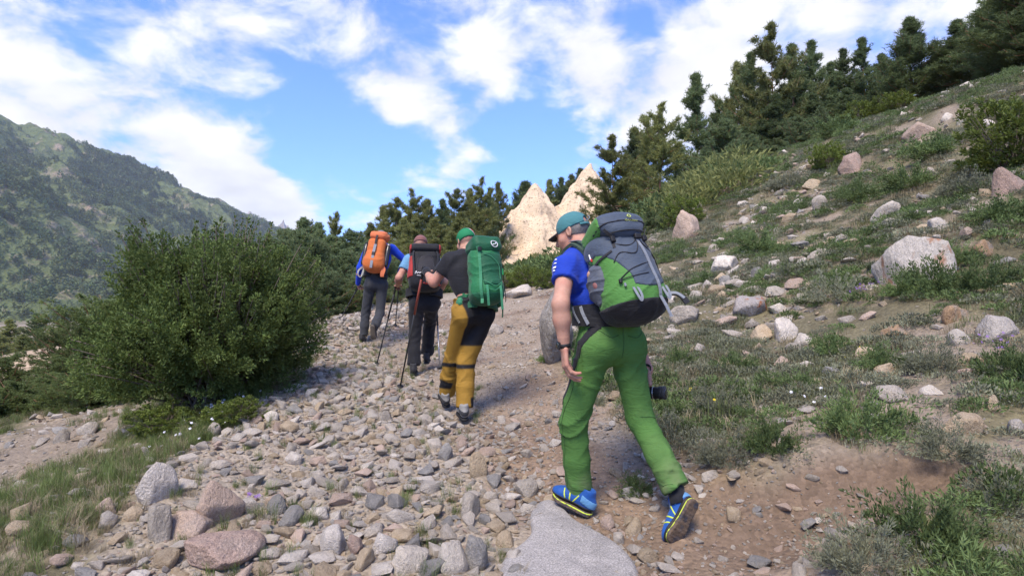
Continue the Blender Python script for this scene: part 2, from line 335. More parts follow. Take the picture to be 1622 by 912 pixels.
def hull_mesh(name, mat_, seed, n=13, flat=.7, bevel=.10):
    g = np.random.default_rng(seed); q = nrm(g.normal(size=(n, 3)))*g.uniform(.78, 1.05, (n, 1))*np.array([1.2, .95, flat])*g.uniform(.85, 1.15, 3)
    bm = bmesh.new()
    for v in q: bm.verts.new(v)
    r = bmesh.ops.convex_hull(bm, input=bm.verts); bmesh.ops.delete(bm, geom=[v for v in bm.verts if not v.link_faces], context='VERTS')
    bmesh.ops.dissolve_limit(bm, angle_limit=.16, verts=bm.verts, edges=bm.edges)
    if bevel: bmesh.ops.bevel(bm, geom=bm.edges[:]+bm.verts[:], offset=bevel, offset_type='OFFSET', segments=2, profile=.6, affect='EDGES', clamp_overlap=True)
    bmesh.ops.triangulate(bm, faces=bm.faces)
    V = np.array([v.co[:] for v in bm.verts]); bm.verts.index_update(); F = np.array([[v.index for v in f.verts] for f in bm.faces]); bm.free()
    e = (V.max(0)-V.min(0))/2; V = (V-(V.max(0)+V.min(0))/2)/max(e[0], e[1]); me = mk_mesh(name, V, F, True, [mat_]); return me
def stone_mat(name, c, c2, speck=.35, rand=.22, lichen=None):
    m = mat(name, c, .88, var=.16, vscale=2.5, rand=rand, c2=c2, c2scale=1.6, c2mix=(.46, .62), spec=.25)
    t = m.node_tree; L = t.links.new; b = t.nodes['Principled BSDF']; src = b.inputs['Base Color'].links[0].from_socket
    tc = [n for n in t.nodes if n.type == 'TEX_COORD'][0]
    n = N(t, 'ShaderNodeTexNoise'); L(tc.outputs['Object'], n.inputs['Vector']); n.inputs['Scale'].default_value = 26; n.inputs['Detail'].default_value = 6; n.inputs['Roughness'].default_value = .8
    r = N(t, 'ShaderNodeMapRange'); L(n.outputs[0], r.inputs[0]); r.inputs[1].default_value = .36; r.inputs[2].default_value = .64; r.inputs[3].default_value = 1-speck; r.inputs[4].default_value = 1+speck
    x = N(t, 'ShaderNodeVectorMath', operation='SCALE'); L(src, x.inputs[0]); L(r.outputs[0], x.inputs['Scale']); cur = x.outputs[0]
    if lichen:
        n3 = N(t, 'ShaderNodeTexNoise'); L(tc.outputs['Object'], n3.inputs['Vector']); n3.inputs['Scale'].default_value = 2.3; n3.inputs['Detail'].default_value = 6
        r3 = N(t, 'ShaderNodeMapRange'); L(n3.outputs[0], r3.inputs[0]); r3.inputs[1].default_value = .56; r3.inputs[2].default_value = .63
        y = N(t, 'ShaderNodeMix', data_type='RGBA'); L(r3.outputs[0], y.inputs[0]); L(cur, y.inputs[6]); y.inputs[7].default_value = (*lichen, 1); cur = y.outputs[2]
    L(cur, b.inputs['Base Color'])
    n2 = N(t, 'ShaderNodeTexNoise'); L(tc.outputs['Object'], n2.inputs['Vector']); n2.inputs['Scale'].default_value = 7; n2.inputs['Detail'].default_value = 8; n2.inputs['Roughness'].default_value = .65
    bp = N(t, 'ShaderNodeBump'); bp.inputs['Strength'].default_value = .7; bp.inputs['Distance'].default_value = .09; L(n2.outputs[0], bp.inputs['Height']); L(bp.outputs[0], b.inputs['Normal'])
    return m
SM = {'grey': stone_mat('grey_stone', (.49, .425, .345), (.385, .335, .275)), 'pink': stone_mat('pink_stone', (.50, .37, .28), (.45, .345, .27)), 'tan': stone_mat('tan_stone', (.48, .375, .25), (.39, .295, .19)),
      'blue': stone_mat('bluish_stone', (.33, .305, .27), (.25, .235, .215)), 'pale': stone_mat('pale_stone', (.60, .53, .44), (.48, .42, .35)),
      'granite': stone_mat('granite', (.55, .49, .42), (.45, .40, .345), .5), 'red': stone_mat('reddish_stone', (.36, .255, .20), (.31, .235, .19), .45), 'orange': stone_mat('orange_stone', (.40, .26, .15), (.36, .29, .22)),
      'trail': stone_mat('trail_boulder', (.30, .27, .235), (.22, .195, .17), .35, lichen=(.36, .34, .31)),
      'lichen': stone_mat('lichened_stone', (.45, .40, .36), (.37, .32, .28), lichen=(.36, .13, .05)), 'white': stone_mat('white_boulder', (.47, .42, .36), (.38, .34, .29), .3, lichen=(.33, .19, .12))}
def place_rock(px, py, w, h, key, label, seed, sub=4, depth=None, sink=.18, flat=None, planes=14, soft=.06, rot=None, group=None, name='rock', deep=1.0):
    """rock whose foot stands on the ground seen at (px,py), w by h pixels large"""
    p, d = hit(px, py) if depth is None else (P(px, py, depth), depth)
    sx = w*d/FPX/2; ratio = h/w
    me = rock_mesh(name, SM[key], sub, seed, flat=max(.35, min(1.6, ratio*1.15 if flat is None else flat)), planes=planes, soft=soft)
    z = np.empty(len(me.vertices)*3, np.float32); me.vertices.foreach_get('co', z); z = z.reshape(-1, 3); zh = z[:, 2].max()
    sz = h*d/FPX/(zh*(2-sink))
    y = p[1]+sx*.55*deep
    o = link(name, me); o.scale = (sx, sx*deep, sz); x = p[0]*(y/p[1])
    o.location = (x, y, max(H1(x, y), H1(x, p[1]))*.35+p[2]*.65+sz*zh*(1-sink))
    o.rotation_euler = (0, 0, 0)
    tag(o, label, 'rock' if w*d/FPX < .5 else 'boulder', group)
    NAMED.append((x, y, sx)); return o
NAMED = []
ROCKS = [  # px, py(foot), w, h, kind, label
 (348,833,74,66,'pink','angular orange pink rock upright behind the big flat reddish rock'),(358,904,116,70,'red','big flat reddish brown speckled rock in the lower left corner of rubble'),
 (249,796,56,60,'granite','white speckled block standing at the left edge of the rubble'),(252,856,46,54,'grey','grey leaning pointed rock left of the orange pink rock'),
 (298,858,66,40,'pink','long pale pinkish rock wedged against the orange pink rock'),(447,612,42,30,'grey','rounded grey rock at the foot of the large bush, right side'),
 (834,786,38,24,'grey','smooth oval grey pink stone beside the front shoe of the green trousers'),(758,756,29,38,'tan','upright tan block in the rubble near the trail edge'),
 (705,730,25,28,'blue','small grey triangular stone left of the tan block'),(752,903,48,48,'blue','dark grey squared stone at bottom edge left of granite slab'),
 (716,908,54,40,'pale','pale wedge shaped stone at bottom edge beside the dark squared stone'),(577,903,38,30,'tan','round brownish stone at the bottom edge of the rubble'),
 (564,876,32,28,'red','reddish cube like stone above the round brownish one'),(525,878,44,42,'granite','light speckled granite stone left of the reddish cube like stone'),
 (745,822,44,38,'grey','rounded grey stone above the pale wedge shaped stone'),(438,816,34,30,'blue','dark grey stone right of the orange pink rock'),(462,832,36,26,'blue','dark flat stone with glitter right of the flat reddish rock'),
 (648,908,62,36,'grey','broad grey stone half buried at the bottom edge'),(610,876,44,30,'granite','flat granite stone in the middle of the lower rubble'),(168,815,40,26,'pink','pinkish stone at the left end of the rubble'),
 (172,838,34,24,'pale','pale stone below the pinkish one at the left end of the rubble'),(210,828,32,22,'tan','tan stone beside the grey leaning pointed rock'),(800,868,30,24,'tan','tan stone touching the left edge of the granite slab'),
 (1003,846,28,22,'tan','brown stone on the trail right of the granite slab'),(962,838,28,22,'pink','pinkish stone on the trail just above the granite slab'),(1025,890,32,18,'tan','brown stone at the right end of the granite slab'),(980,862,22,16,'grey','grey stone touching the right flank of the granite slab'),
 (340,690,26,20,'grey','grey stone under the right skirts of the bush'),(430,670,24,18,'pale','pale stone among white flowers near the bush'),(1161,828,22,24,'tan','lone tan stone on bare earth right of the raised shoe'),
 (1450,455,126,80,'white','huge whitish boulder with rusty patches on the right slope'),(1086,380,54,46,'pink','large pinkish boulder below the young pines behind the backpack'),(1160,306,44,26,'red','reddish boulder at the wood edge beside young pines'),
 (1350,274,50,34,'red','reddish brown boulder half sunk high on the grassy slope'),(1452,224,46,28,'pink','pinkish boulder high on slope below the skyline pines'),(1298,334,28,26,'grey','grey upright rock in the middle of the slope'),
 (1286,300,32,16,'tan','flat tan rock above the grey upright rock on slope'),(1404,352,48,32,'pale','pale tilted slab up the slope behind the huge whitish boulder'),(1490,366,38,22,'pale','pale humped rock right above the huge whitish boulder'),
 (1147,428,62,24,'pale','low pale hump shaped rock right of the backpack'),(1190,502,68,32,'lichen','flat pale rock with orange lichen right of the backpack'),(1084,512,62,28,'grey','flat grey slab in grass beside the dangling strap'),
 (1205,540,42,26,'tan','tan rock left of the pale block in the stone cluster'),(1243,540,50,36,'pale','pale block at the centre of the stone cluster'),(1272,548,30,20,'pale','small pale stone right of the pale block in the cluster'),
 (1515,512,48,26,'orange','orange stained rock below the huge whitish boulder'),(1578,540,56,38,'granite','pale rounded boulder near right edge below the orange rock'),(1519,548,30,26,'pale','small white egg shaped stone left of pale rounded boulder'),
 (1535,586,44,26,'tan','tan rock with dark flowers beside it on the right'),(1410,638,68,24,'grey','flat grey slab low on the slope right of the camera lens'),(1474,628,34,16,'pale','small flat whitish stone right of the flat grey slab'),
 (1576,656,34,28,'tan','rounded tan stone near the right edge'),(1525,692,58,34,'tan','broad half buried tan rock near lower right'),(1428,666,36,20,'tan','tan rounded stone below the flat grey slab'),
 (1414,540,42,24,'orange','rusty tan rock left of small white egg shaped stone'),(1553,408,54,26,'orange','orange rock right of the huge whitish boulder'),(1600,308,54,46,'red','reddish boulder at the right edge high up'),
 (1400,600,36,24,'tan','tan stone uphill of the flat grey slab'),(1370,576,40,26,'tan','tan hump in the middle of the stone cluster trail'),(1228,596,22,12,'pale','small white stone in grass below the cluster'),
 (1568,208,26,18,'pale','whitish rock near the yellow green bush at right edge'),(1522,200,22,16,'pale','whitish rock in a small pile high on slope'),(1500,192,18,14,'pale','leftmost whitish rock of the small pile high on slope'),
 (1000,376,34,20,'tan','small tan rock beneath the dark pines'),(1610,690,30,24,'pale','pale rock cut by the right edge of view'),(820,472,52,22,'grey','low grey rock on the crest where the trail vanishes'),(778,532,40,18,'grey','flat grey rock lying on the trail right of the mustard trousers'),
 (98,700,26,20,'grey','grey stone beside the lower path at left'),(140,690,30,20,'pale','pale stone under the juniper at left'),(60,780,22,14,'grey','small grey stone in the left grass'),
]
for k, (px, py, w, h, key, lab) in enumerate(ROCKS):
    if key == 'red' and w > 100:
        o = place_rock(px, py, w, 44, key, lab, 411, sub=5, planes=9, soft=.04, sink=.4, flat=.5, deep=1.15); o.rotation_euler = (-.18, .06, 0); continue
    place_rock(px, py, w, h, key, lab, 100+k, sub=4 if w > 30 else 3, planes=10+k % 7, soft=.045+.02*(k % 3), sink=.62)
place_rock(882,582,70,124,'trail','tall grey boulder beside the trail behind the arm in blue sleeve',83,sub=5,sink=.15,flat=1.5,planes=18,soft=.3)
# the granite slab underfoot
def slab():
    pts = [(790,905),(800,885),(822,872),(838,858),(845,842),(836,822),(850,800),(872,793),(890,806),(905,826),(925,838),(950,850),(978,866),(1000,888),(1012,908),(1015,960),(900,980),(790,960)]
    w = [hit(*p)[0] for p in pts]; c = np.mean(w, 0); V = []; n = len(pts)
    rings = [(1.06, -.08), (1.03, -.01), (1.0, .018), (.93, .036), (.75, .044), (.5, .05), (.25, .052)]
    for s, dz in rings:
        for k, q in enumerate(w):
            x, y = c[:2]+(q[:2]-c[:2])*s; V.append((x, y, H1(x, y)*.5+(q[2]*s+c[2]*(1-s))*.5+dz))
    V.append((c[0], c[1], H1(c[0], c[1])*.5+c[2]*.5+.054)); F = []; T = []
    for r in range(len(rings)-1):
        for k in range(n): F.append((r*n+k, r*n+(k+1) % n, (r+1)*n+(k+1) % n, (r+1)*n+k))
    for k in range(n): T.append(((len(rings)-1)*n+k, (len(rings)-1)*n+(k+1) % n, len(V)-1))
    V = np.array(V); off = np.array([c[0], c[1], c[2]])
    m = stone_mat('slab_granite', (.31, .285, .26), (.26, .24, .22), .55, 0.)
    for nd in m.node_tree.nodes:
        if nd.type == 'TEX_NOISE': nd.inputs['Scale'].default_value *= 4.5
        if nd.type == 'BUMP': nd.inputs['Distance'].default_value = .012
    o = link('granite_slab', mk_mesh('granite_slab', V-off, [np.array(F), np.array(T)], True, [m]), None, tuple(off))
    md = o.modifiers.new('s', 'SUBSURF'); md.levels = md.render_levels = 2
    tag(o, 'broad flat grey granite slab set in the ground at the bottom edge', 'rock'); return c
slc = slab(); NAMED.append((slc[0], slc[1], .3))
# ------------------------------------------------------------------ loose stones: the largest singly, the rest as gravel
def dart(n, gen, rfun, grid=.12, existing=(), overlap=.72):
    """greedy packing, big ones first"""
    cells = {}
    def key(x, y): return (int(x//grid), int(y//grid))
    big = list(existing); out = []
    r = np.sort(rfun(n))[::-1]; xy = gen(n)
    rmax = r[0]
    for k in range(n):
        x, y = xy[k]; rr = r[k]; ok = True; a, b = key(x, y); reach = int((rr+rmax)*overlap//grid)+1
        for i in range(a-reach, a+reach+1):
            for j in range(b-reach, b+reach+1):
                for (qx, qy, qr) in cells.get((i, j), ()):
                    if (qx-x)**2+(qy-y)**2 < ((qr+rr)*overlap)**2: ok = False; break
                if not ok: break
            if not ok: break
        if ok:
            for (qx, qy, qr) in big:
                if (qx-x)**2+(qy-y)**2 < ((qr*.9+rr)*.85)**2: ok = False; break
        if ok: cells.setdefault((a, b), []).append((x, y, rr)); out.append((x, y, rr))
    return np.array(out)
FEET = [tuple(P(905,800,3.57)[:2])+(.16,), tuple(P(1065,862,3.17)[:2])+(.12,), tuple(P(733,660,5.5)[:2])+(.14,), tuple(P(704,632,6.0)[:2])+(.14,)]
def gen_rubble(n):
    y = 1.7+(RNG.random(n*3)**1.5)*13; lo, hi = x_left(y)-.35, x_trail(y)+.45
    x = lo+(hi-lo)*RNG.random(n*3); keep = (RNG.random(n*3) < m_rubble(x, y)*(1-.75*sstep(.15, .5, fbm(x*1.1, y*1.1, 6.6, 2)))+.06)
    p = np.stack([x, y], 1)[keep]; return p[RNG.integers(0, len(p), n)] if len(p) < n else p[:n]
def r_rubble(n): return .007+.018*RNG.random(n)**1.4+.055*RNG.random(n)**9
A = dart(34000, gen_rubble, r_rubble, .08, NAMED+FEET)
def gen_trail(n):
    y = 1.7+(RNG.random(n*3)**1.3)*15; lo, hi = x_trail(y)-.1, x_right(y)+.3
    x = lo+(hi-lo)*RNG.random(n*3); keep = RNG.random(n*3) < .25+.75*sstep(-.1, .4, fbm(x*1.6, y*1.6, 3.1, 2)+.12*(y > 5.5))
    return np.stack([x, y], 1)[keep][:n]
B = dart(7000, gen_trail, lambda n: .007+.012*RNG.random(n)+.045*RNG.random(n)**11, .06, NAMED+FEET)
def gen_slope(n):
    y = 1.7+(RNG.random(n*5)**1.6)*24; x = x_right(y)+RNG.random(n*5)**1.3*(2+y*.75)
    keep = RNG.random(n*5) < .14+.86*sstep(-.15, .35, fbm(x*.9, y*.9, 12.1, 3))
    return np.stack([x, y], 1)[keep][:n]
C = dart(14000, gen_slope, lambda n: .010+.02*RNG.random(n)+.12*RNG.random(n)**8, .12, NAMED+FEET); C[:, 2] *= np.clip(C[:, 1]/8, .45, 1.2)
def gen_left(n):
    y = 3.2+RNG.random(n)*5.5; return np.stack([x_left(y)-.2-RNG.random(n)*3.2, y], 1)
Dl = dart(1100, gen_left, lambda n: .012+.02*RNG.random(n)+.07*RNG.random(n)**8, .1, NAMED)
ALL = np.concatenate([np.c_[a, np.full(len(a), k)] for k, a in enumerate((A, B, C, Dl))])
def project(x, y, z):
    q = np.stack([x, y, z-CAMZ], -1); c, s = math.cos(PITCH), math.sin(PITCH)
    zc = q[..., 1]*c+q[..., 2]*s; yc = -q[..., 1]*s+q[..., 2]*c
    return CX+FPX*q[..., 0]/zc, CY-FPX*yc/zc
AZ_ = Hd(ALL[:, 0], ALL[:, 1]); qx, qy = project(ALL[:, 0], ALL[:, 1], AZ_)
vis = (qx > 5) & (qx < 1617) & (qy > 100) & (qy < 908) & (ALL[:, 1] > 2)
app = np.where(vis, ALL[:, 2]/ALL[:, 1], 0); order = np.argsort(-app); NBIG = 300-len(ROCKS)-2
single = set(order[:NBIG].tolist())
KINDS = ['grey', 'pink', 'tan', 'blue', 'pale']; KP = np.array([.36, .17, .16, .09, .22])
RM = {k: [hull_mesh('stone', SM[k], 900+17*i+KINDS.index(k), [12, 10, 18, 11][i], [.5, .8, .75, .7][i], [.10, .09, .2, .05][i]) for i in range(4)] for k in KINDS}
WORD = {'grey': 'grey', 'pink': 'pinkish', 'tan': 'tan', 'blue': 'dark grey', 'pale': 'whitish'}; SHAPE = ['flat', 'blocky', 'rounded', 'angular']
def whereabouts(z, px, py):
    if z == 0: return 'rubble at the bottom edge' if py > 820 else 'rubble below the big bush' if px < 420 and py > 640 else 'rubble in the middle foreground' if py > 720 else 'rubble near the mustard trousers' if py > 610 else 'rubble beside the leading hikers'
    if z == 1: return 'trail dirt around the green trousers' if py > 700 else 'trail dirt right of the mustard trousers' if py > 560 else 'trail dirt near the crest'
    if z == 2: return 'slope in the lower right' if py > 680 else 'slope right of the camera lens' if py > 540 else 'slope level with the boulder' if py > 400 else 'upper slope below the pines'
    return 'lower path left of the bush'
ORDS = ['first','second','third','fourth','fifth','sixth','seventh','eighth','ninth','tenth','eleventh','twelfth','thirteenth','fourteenth','fifteenth','sixteenth','seventeenth','eighteenth']
pick = RNG.choice(5, len(ALL), p=KP); buckets = {}
for i in sorted(single):
    sh_ = int(RNG.integers(4)); buckets.setdefault((KINDS[pick[i]], sh_, whereabouts(int(ALL[i, 3]), qx[i], qy[i])), []).append(i)
for (k, sh_, wh), ids in buckets.items():
    ids = sorted(ids, key=lambda i: qx[i])
    for n_k, i in enumerate(ids):
        x, y, r, z = ALL[i]; o = link('stone', RM[k][sh_]); f = float(RNG.uniform(.8, 1.1))
        o.scale = (r*1.1, r*float(RNG.uniform(.8, 1.1)), r*f); o.location = (x, y, AZ_[i]+r*.28*f); o.rotation_euler = (RNG.uniform(-.35, .35), RNG.uniform(-.35, .35), RNG.uniform(0, 6.28))
        lab = f'{SHAPE[sh_]} {WORD[k]} stone in the {wh}'
        if len(ids) > 1: lab += f', {ORDS[min(n_k, 17)]} such from left'
        tag(o, lab, 'stone', f'{WORD[k]} loose stones')
# ------------------------------------------------------------------ scatter by geometry nodes (only for stuff)
def source_collection(name, meshes):
    c = bpy.data.collections.new(name)
    for k, me in enumerate(meshes):
        o = bpy.data.objects.new(f'{name}_{chr(97+k)}', me); c.objects.link(o)
    return c
def scatter(name, pts, rot, scl, idx, coll, label, cat):
    me = bpy.data.meshes.new(name); me.vertices.add(len(pts)); me.vertices.foreach_set('co', np.asarray(pts, np.float32).ravel())
    for nm, typ, dat, key in (('rot', 'FLOAT_VECTOR', rot, 'vector'), ('scl', 'FLOAT_VECTOR', scl, 'vector'), ('pick', 'INT', idx, 'value')):
        a = me.attributes.new(nm, typ, 'POINT'); a.data.foreach_set(key, np.asarray(dat, np.int32 if typ == 'INT' else np.float32).ravel())
    o = link(name, me); g = bpy.data.node_groups.new(name, 'GeometryNodeTree')
    g.interface.new_socket('Geometry', in_out='INPUT', socket_type='NodeSocketGeometry'); g.interface.new_socket('Geometry', in_out='OUTPUT', socket_type='NodeSocketGeometry')
    gi = g.nodes.new('NodeGroupInput'); go = g.nodes.new('NodeGroupOutput'); ip = g.nodes.new('GeometryNodeInstanceOnPoints'); ci = g.nodes.new('GeometryNodeCollectionInfo')
    ci.inputs[0].default_value = coll; ci.inputs['Separate Children'].default_value = True; ci.inputs['Reset Children'].default_value = True
    ip.inputs['Pick Instance'].default_value = True
    def na(nm, typ):
        n = g.nodes.new('GeometryNodeInputNamedAttribute'); n.data_type = typ; n.inputs[0].default_value = nm; return n.outputs[0]
    e2r = g.nodes.new('FunctionNodeEulerToRotation'); L = g.links.new
    L(gi.outputs[0], ip.inputs['Points']); L(ci.outputs[0], ip.inputs['Instance']); L(na('pick', 'INT'), ip.inputs['Instance Index'])
    L(na('rot', 'FLOAT_VECTOR'), e2r.inputs[0]); L(e2r.outputs[0], ip.inputs['Rotation']); L(na('scl', 'FLOAT_VECTOR'), ip.inputs['Scale']); L(ip.outputs[0], go.inputs[0])
    md = o.modifiers.new('scatter', 'NODES'); md.node_group = g
    tag(o, label, cat, kind='stuff'); return o
rest = np.array([i for i in range(len(ALL)) if i not in single])
gm = []
for k in KINDS:
    for i in range(4): gm.append(hull_mesh('pebble', SM[k], 300+7*i+KINDS.index(k), [11, 13, 10, 16][i], [.6, .75, .55, .7][i], [.07, .10, .05, .16][i]))
sg = source_collection('pebble', gm)
r = ALL[rest, 2]
scatter('gravel', np.c_[ALL[rest, 0], ALL[rest, 1], AZ_[rest]+r*RNG.uniform(-.05, .32, len(r))], np.c_[RNG.uniform(-.6, .6, (len(rest), 2)), RNG.uniform(0, 6.28, len(rest))], np.c_[r*1.1, r*RNG.uniform(.75, 1.1, len(r)), r*RNG.uniform(.75, 1.1, len(r))],
        pick[rest]*4+RNG.integers(0, 4, len(rest)), sg, 'small loose stones and gravel covering the trail and its edges', 'gravel')
# fine grit
def grit(n):
    y = 1.8+(RNG.random(n)**1.7)*9; lo, hi = x_left(y)-.2, x_right(y)+.5; x = lo+(hi-lo)*RNG.random(n)
    keep = np.hypot((x-slc[0])/.42, (y-slc[1])/.3) > 1; return x[keep], y[keep]
x, y = grit(16000); r = RNG.uniform(.004, .011, len(x))
scatter('gravel', np.c_[x, y, Hd(x, y)+r*.2], np.c_[RNG.uniform(-.5, .5, (len(x), 2)), RNG.uniform(0, 6.28, len(x))], np.c_[r, r, r*.8], RNG.integers(0, 20, len(x)), sg, 'fine grit scattered over the dirt of the trail', 'gravel')
# ------------------------------------------------------------------ foliage builders
def tubes(paths, sides=5):
    """list of (points Nx3, radii N) -> V, F"""
    V = []; F = []; o = 0
    for pts, rad in paths:
        pts = np.asarray(pts, float); n = len(pts); t = nrm(np.gradient(pts, axis=0)); ref = np.array([.31, .17, .93]) if abs(t[0][2]) < .8 else np.array([.93, .3, .1])
        a = nrm(np.cross(t, ref)); b = np.cross(t, a); ang = np.linspace(0, 2*PI, sides, endpoint=False)
        ring = pts[:, None]+np.asarray(rad)[:, None, None]*(np.cos(ang)[None, :, None]*a[:, None]+np.sin(ang)[None, :, None]*b[:, None])
        V.append(ring.reshape(-1, 3)); i = np.arange(n-1)[:, None]*sides; k = np.arange(sides)[None]; k2 = (k+1) % sides
        F.append(np.stack([i+k, i+k2, i+sides+k2, i+sides+k], -1).reshape(-1, 4)+o); o += n*sides
    return np.concatenate(V), np.concatenate(F)
def needles(pos, dirs, per, length, width, spread, up, g):
    """pos,dirs: Nx3 shoots -> triangles"""
    n = len(pos); d = nrm(np.repeat(dirs, per, 0)); rnd = nrm(g.normal(size=(n*per, 3)))
    v = nrm(d*(1-spread)+rnd*spread+np.array([0, 0, up])); base = np.repeat(pos, per, 0)-d*(g.random((n*per, 1))*length*1.3)
    side = nrm(np.cross(v, nrm(g.normal(size=(n*per, 3)))))*width; L_ = length*g.uniform(.7, 1.15, (n*per, 1))
    V = np.stack([base-side*.5, base+side*.5, base+v*L_], 1).reshape(-1, 3)
    return V, np.arange(n*per*3).reshape(-1, 3)
def leaves(pos, dirs, length, width, g, fold=.25):
    n = len(pos); v = nrm(dirs); s = nrm(np.cross(v, nrm(g.normal(size=(n, 3))))); u = np.cross(v, s)
    L_ = length*g.uniform(.6, 1.25, (n, 1)); w_ = width*g.uniform(.7, 1.2, (n, 1))
    a = pos; b = pos+v*L_*.5+s*w_*.5+u*w_*fold; c = pos+v*L_; d = pos+v*L_*.5-s*w_*.5+u*w_*fold
    return np.stack([a, b, c, d], 1).reshape(-1, 3), np.arange(n*4).reshape(-1, 4)
BARK = mat('bark', (.16, .10, .07), .95, var=.35, vscale=18, bump=.6, bscale=30); BARKP = mat('pine_bark', (.27, .145, .085), .95, var=.4, vscale=9, bump=.6, bscale=20); TWIG = mat('twig', (.16, .13, .10), .95, var=.3, vscale=20)
def leafmat(name, c, rand=.25, var=.3, tr=.42, vs=2.5): return mat(name, c, .6, var=var, vscale=vs, rand=rand, transl=tr, spec=.25)
PINE_D = leafmat('pine_needles_dark', (.135, .175, .070)); PINE_J = leafmat('juniper_needles', (.15, .19, .062)); PINE_M = leafmat('pine_needles', (.235, .25, .085)); PINE_Y = leafmat('young_pine_needles', (.20, .255, .115))
def make_pine(name, seed, h=7., base=.12, spread=1.9, whorls=16, arms=6, up=.15, nmat=None, per=9, nl=.17, nw=.026, power=.8, tuft=9, jag=.3, trunk=.013):
    g = np.random.default_rng(seed); root = link(name, None)
    tz = np.linspace(0, h, 12); bend = np.cumsum(g.normal(0, .02, (12, 2)), 0)*h*.12; tp = np.c_[bend[:, 0], bend[:, 1], tz]; tp[:, :2] -= tp[0, :2]
    trad = np.maximum(h*trunk*(1-tz/h*.96), .008)
    paths = [(np.r_[[[0, 0, -.6]], tp], np.r_[trad[0]*1.3, trad])]; pos = []; dr = []
    for w in range(whorls):
        t = base+(1-base)*((w+.5)/whorls); z = t*h
        for a in range(arms):
            if g.random() < .12: continue
            zz = z+g.normal(0, .3*h/whorls); f = min(max((1-(zz/h-base)/(1-base)), .03), 1); L_ = spread*(f**power)*g.uniform(1-jag*1.6, 1+jag)*(min(1, .55+(zz/h-base)*3.))
            ang = g.uniform(0, 6.28); e = up+g.normal(0, .15)+.5*(1-f)
            c = np.array([np.interp(zz, tz, tp[:, 0]), np.interp(zz, tz, tp[:, 1]), zz]); hd = np.array([math.cos(ang), math.sin(ang), 0])
            s = np.linspace(0, 1, 6)[:, None]; pth = c+hd*L_*s+np.array([0, 0, 1])*L_*(e*s+.22*s**2*(1 if up > -.05 else .5)-.1*np.sin(s*3.1))
            pth += g.normal(0, .03, (6, 3))*L_*s
            paths.append((pth, np.linspace(max(.02*L_, .012), .006, 6)))
            nt_ = max(4, int(tuft*(.5+L_/spread)))
            for q in range(nt_):
                u = g.uniform(.15, 1)**.75; p = pth[0]+(pth[-1]-pth[0])*u; i = min(int(u*5), 4); p = pth[i]+(pth[i+1]-pth[i])*(u*5-i)
                side = np.cross(hd, [0, 0, 1])*g.uniform(-1, 1)*L_*.34*(1.15-u*.6); p = p+side+np.array([0, 0, g.uniform(-.02, .06)*L_])
                dd = nrm(hd*.55+nrm(side+1e-6)*.5+np.array([0, 0, .35+max(up, 0)]))
                pos.append(p); dr.append(dd)
                for _ in range(2): pos.append(p+g.normal(0, 1, 3)*np.array([1, 1, .45])*(.06+.03*L_)); dr.append(nrm(dd+g.normal(0, .35, 3)))
    for q in range(8): pos.append(tp[-1]+np.array([0, 0, -.1*q])+g.normal(0, .05, 3)); dr.append(np.array([0, 0, 1.])+g.normal(0, .3, 3))
    V, F = tubes(paths, 5); link('trunk', mk_mesh('trunk', V, F, True, [BARKP]), root)
    V, F = needles(np.array(pos), np.array(dr), per, nl, nw, .55, .12, g); link('crown', mk_mesh('crown', V, F, False, [nmat]), root)
    root['h'] = h; return root
def make_shrub(name, seed, R=(1.3, 1.2, 1.1), shoots=260, per=110, ll=.045, lw=.022, lmat=None, wild=.35, upright=.5, stems=True):
    """leafy shrub: shoots run from the foot out to an uneven dome; leaves along their outer part"""
    g = np.random.default_rng(seed); root = link(name, None); paths = []; P_ = []; D_ = []
    for k in range(shoots):
        d = nrm(g.normal(size=3)); d[2] = abs(d[2])*.95-.08; d = nrm(d)
        lump = 1+wild*vnoise(d[0]*2.1+seed, d[1]*2.1, d[2]*2.1)+g.normal(0, .05); rr = lump*(.62+.38*g.random()**.6)
        tip = np.array([d[0]*R[0], d[1]*R[1], .12*R[2]+max(d[2], -.05)*R[2]*1.9])*rr
        b = np.array([g.normal(0, .08)*R[0], g.normal(0, .08)*R[1], 0]); s = np.linspace(0, 1, 7)[:, None]
        mid = b+(tip-b)*.5+np.array([0, 0, .18*R[2]*(1-d[2])]); pth = (1-s)**2*b+2*s*(1-s)*mid+s*s*tip
        pth[-1] += np.array([0, 0, upright*.14*R[2]*g.random()]); pth += g.normal(0, .012, (7, 3))*s
        if stems: paths.append((pth, np.linspace(.012, .003, 7)*R[2]))
        u = g.uniform(.38, 1.0, per); i = np.minimum((u*6).astype(int), 5); f = (u*6-i)[:, None]; p = pth[i]*(1-f)+pth[i+1]*f
        off = nrm(g.normal(size=(per, 3)))*(g.random((per, 1))**.6)*(.11+.10*(1-u[:, None]))*R[2]; P_.append(p+off)
        D_.append(nrm(nrm(off)*.7+(tip-b)[None]/np.linalg.norm(tip-b)*.6+np.array([0, 0, .35])))
    pos = np.concatenate(P_); keep = pos[:, 2] > .02
    V, F = leaves(pos[keep], np.concatenate(D_)[keep], ll, lw, g); 
    if paths:
        a, b = tubes(paths, 4); link('stems', mk_mesh('stems', a, b, True, [TWIG]), root)
    link('foliage', mk_mesh('foliage', V, F, False, [lmat]), root); return root

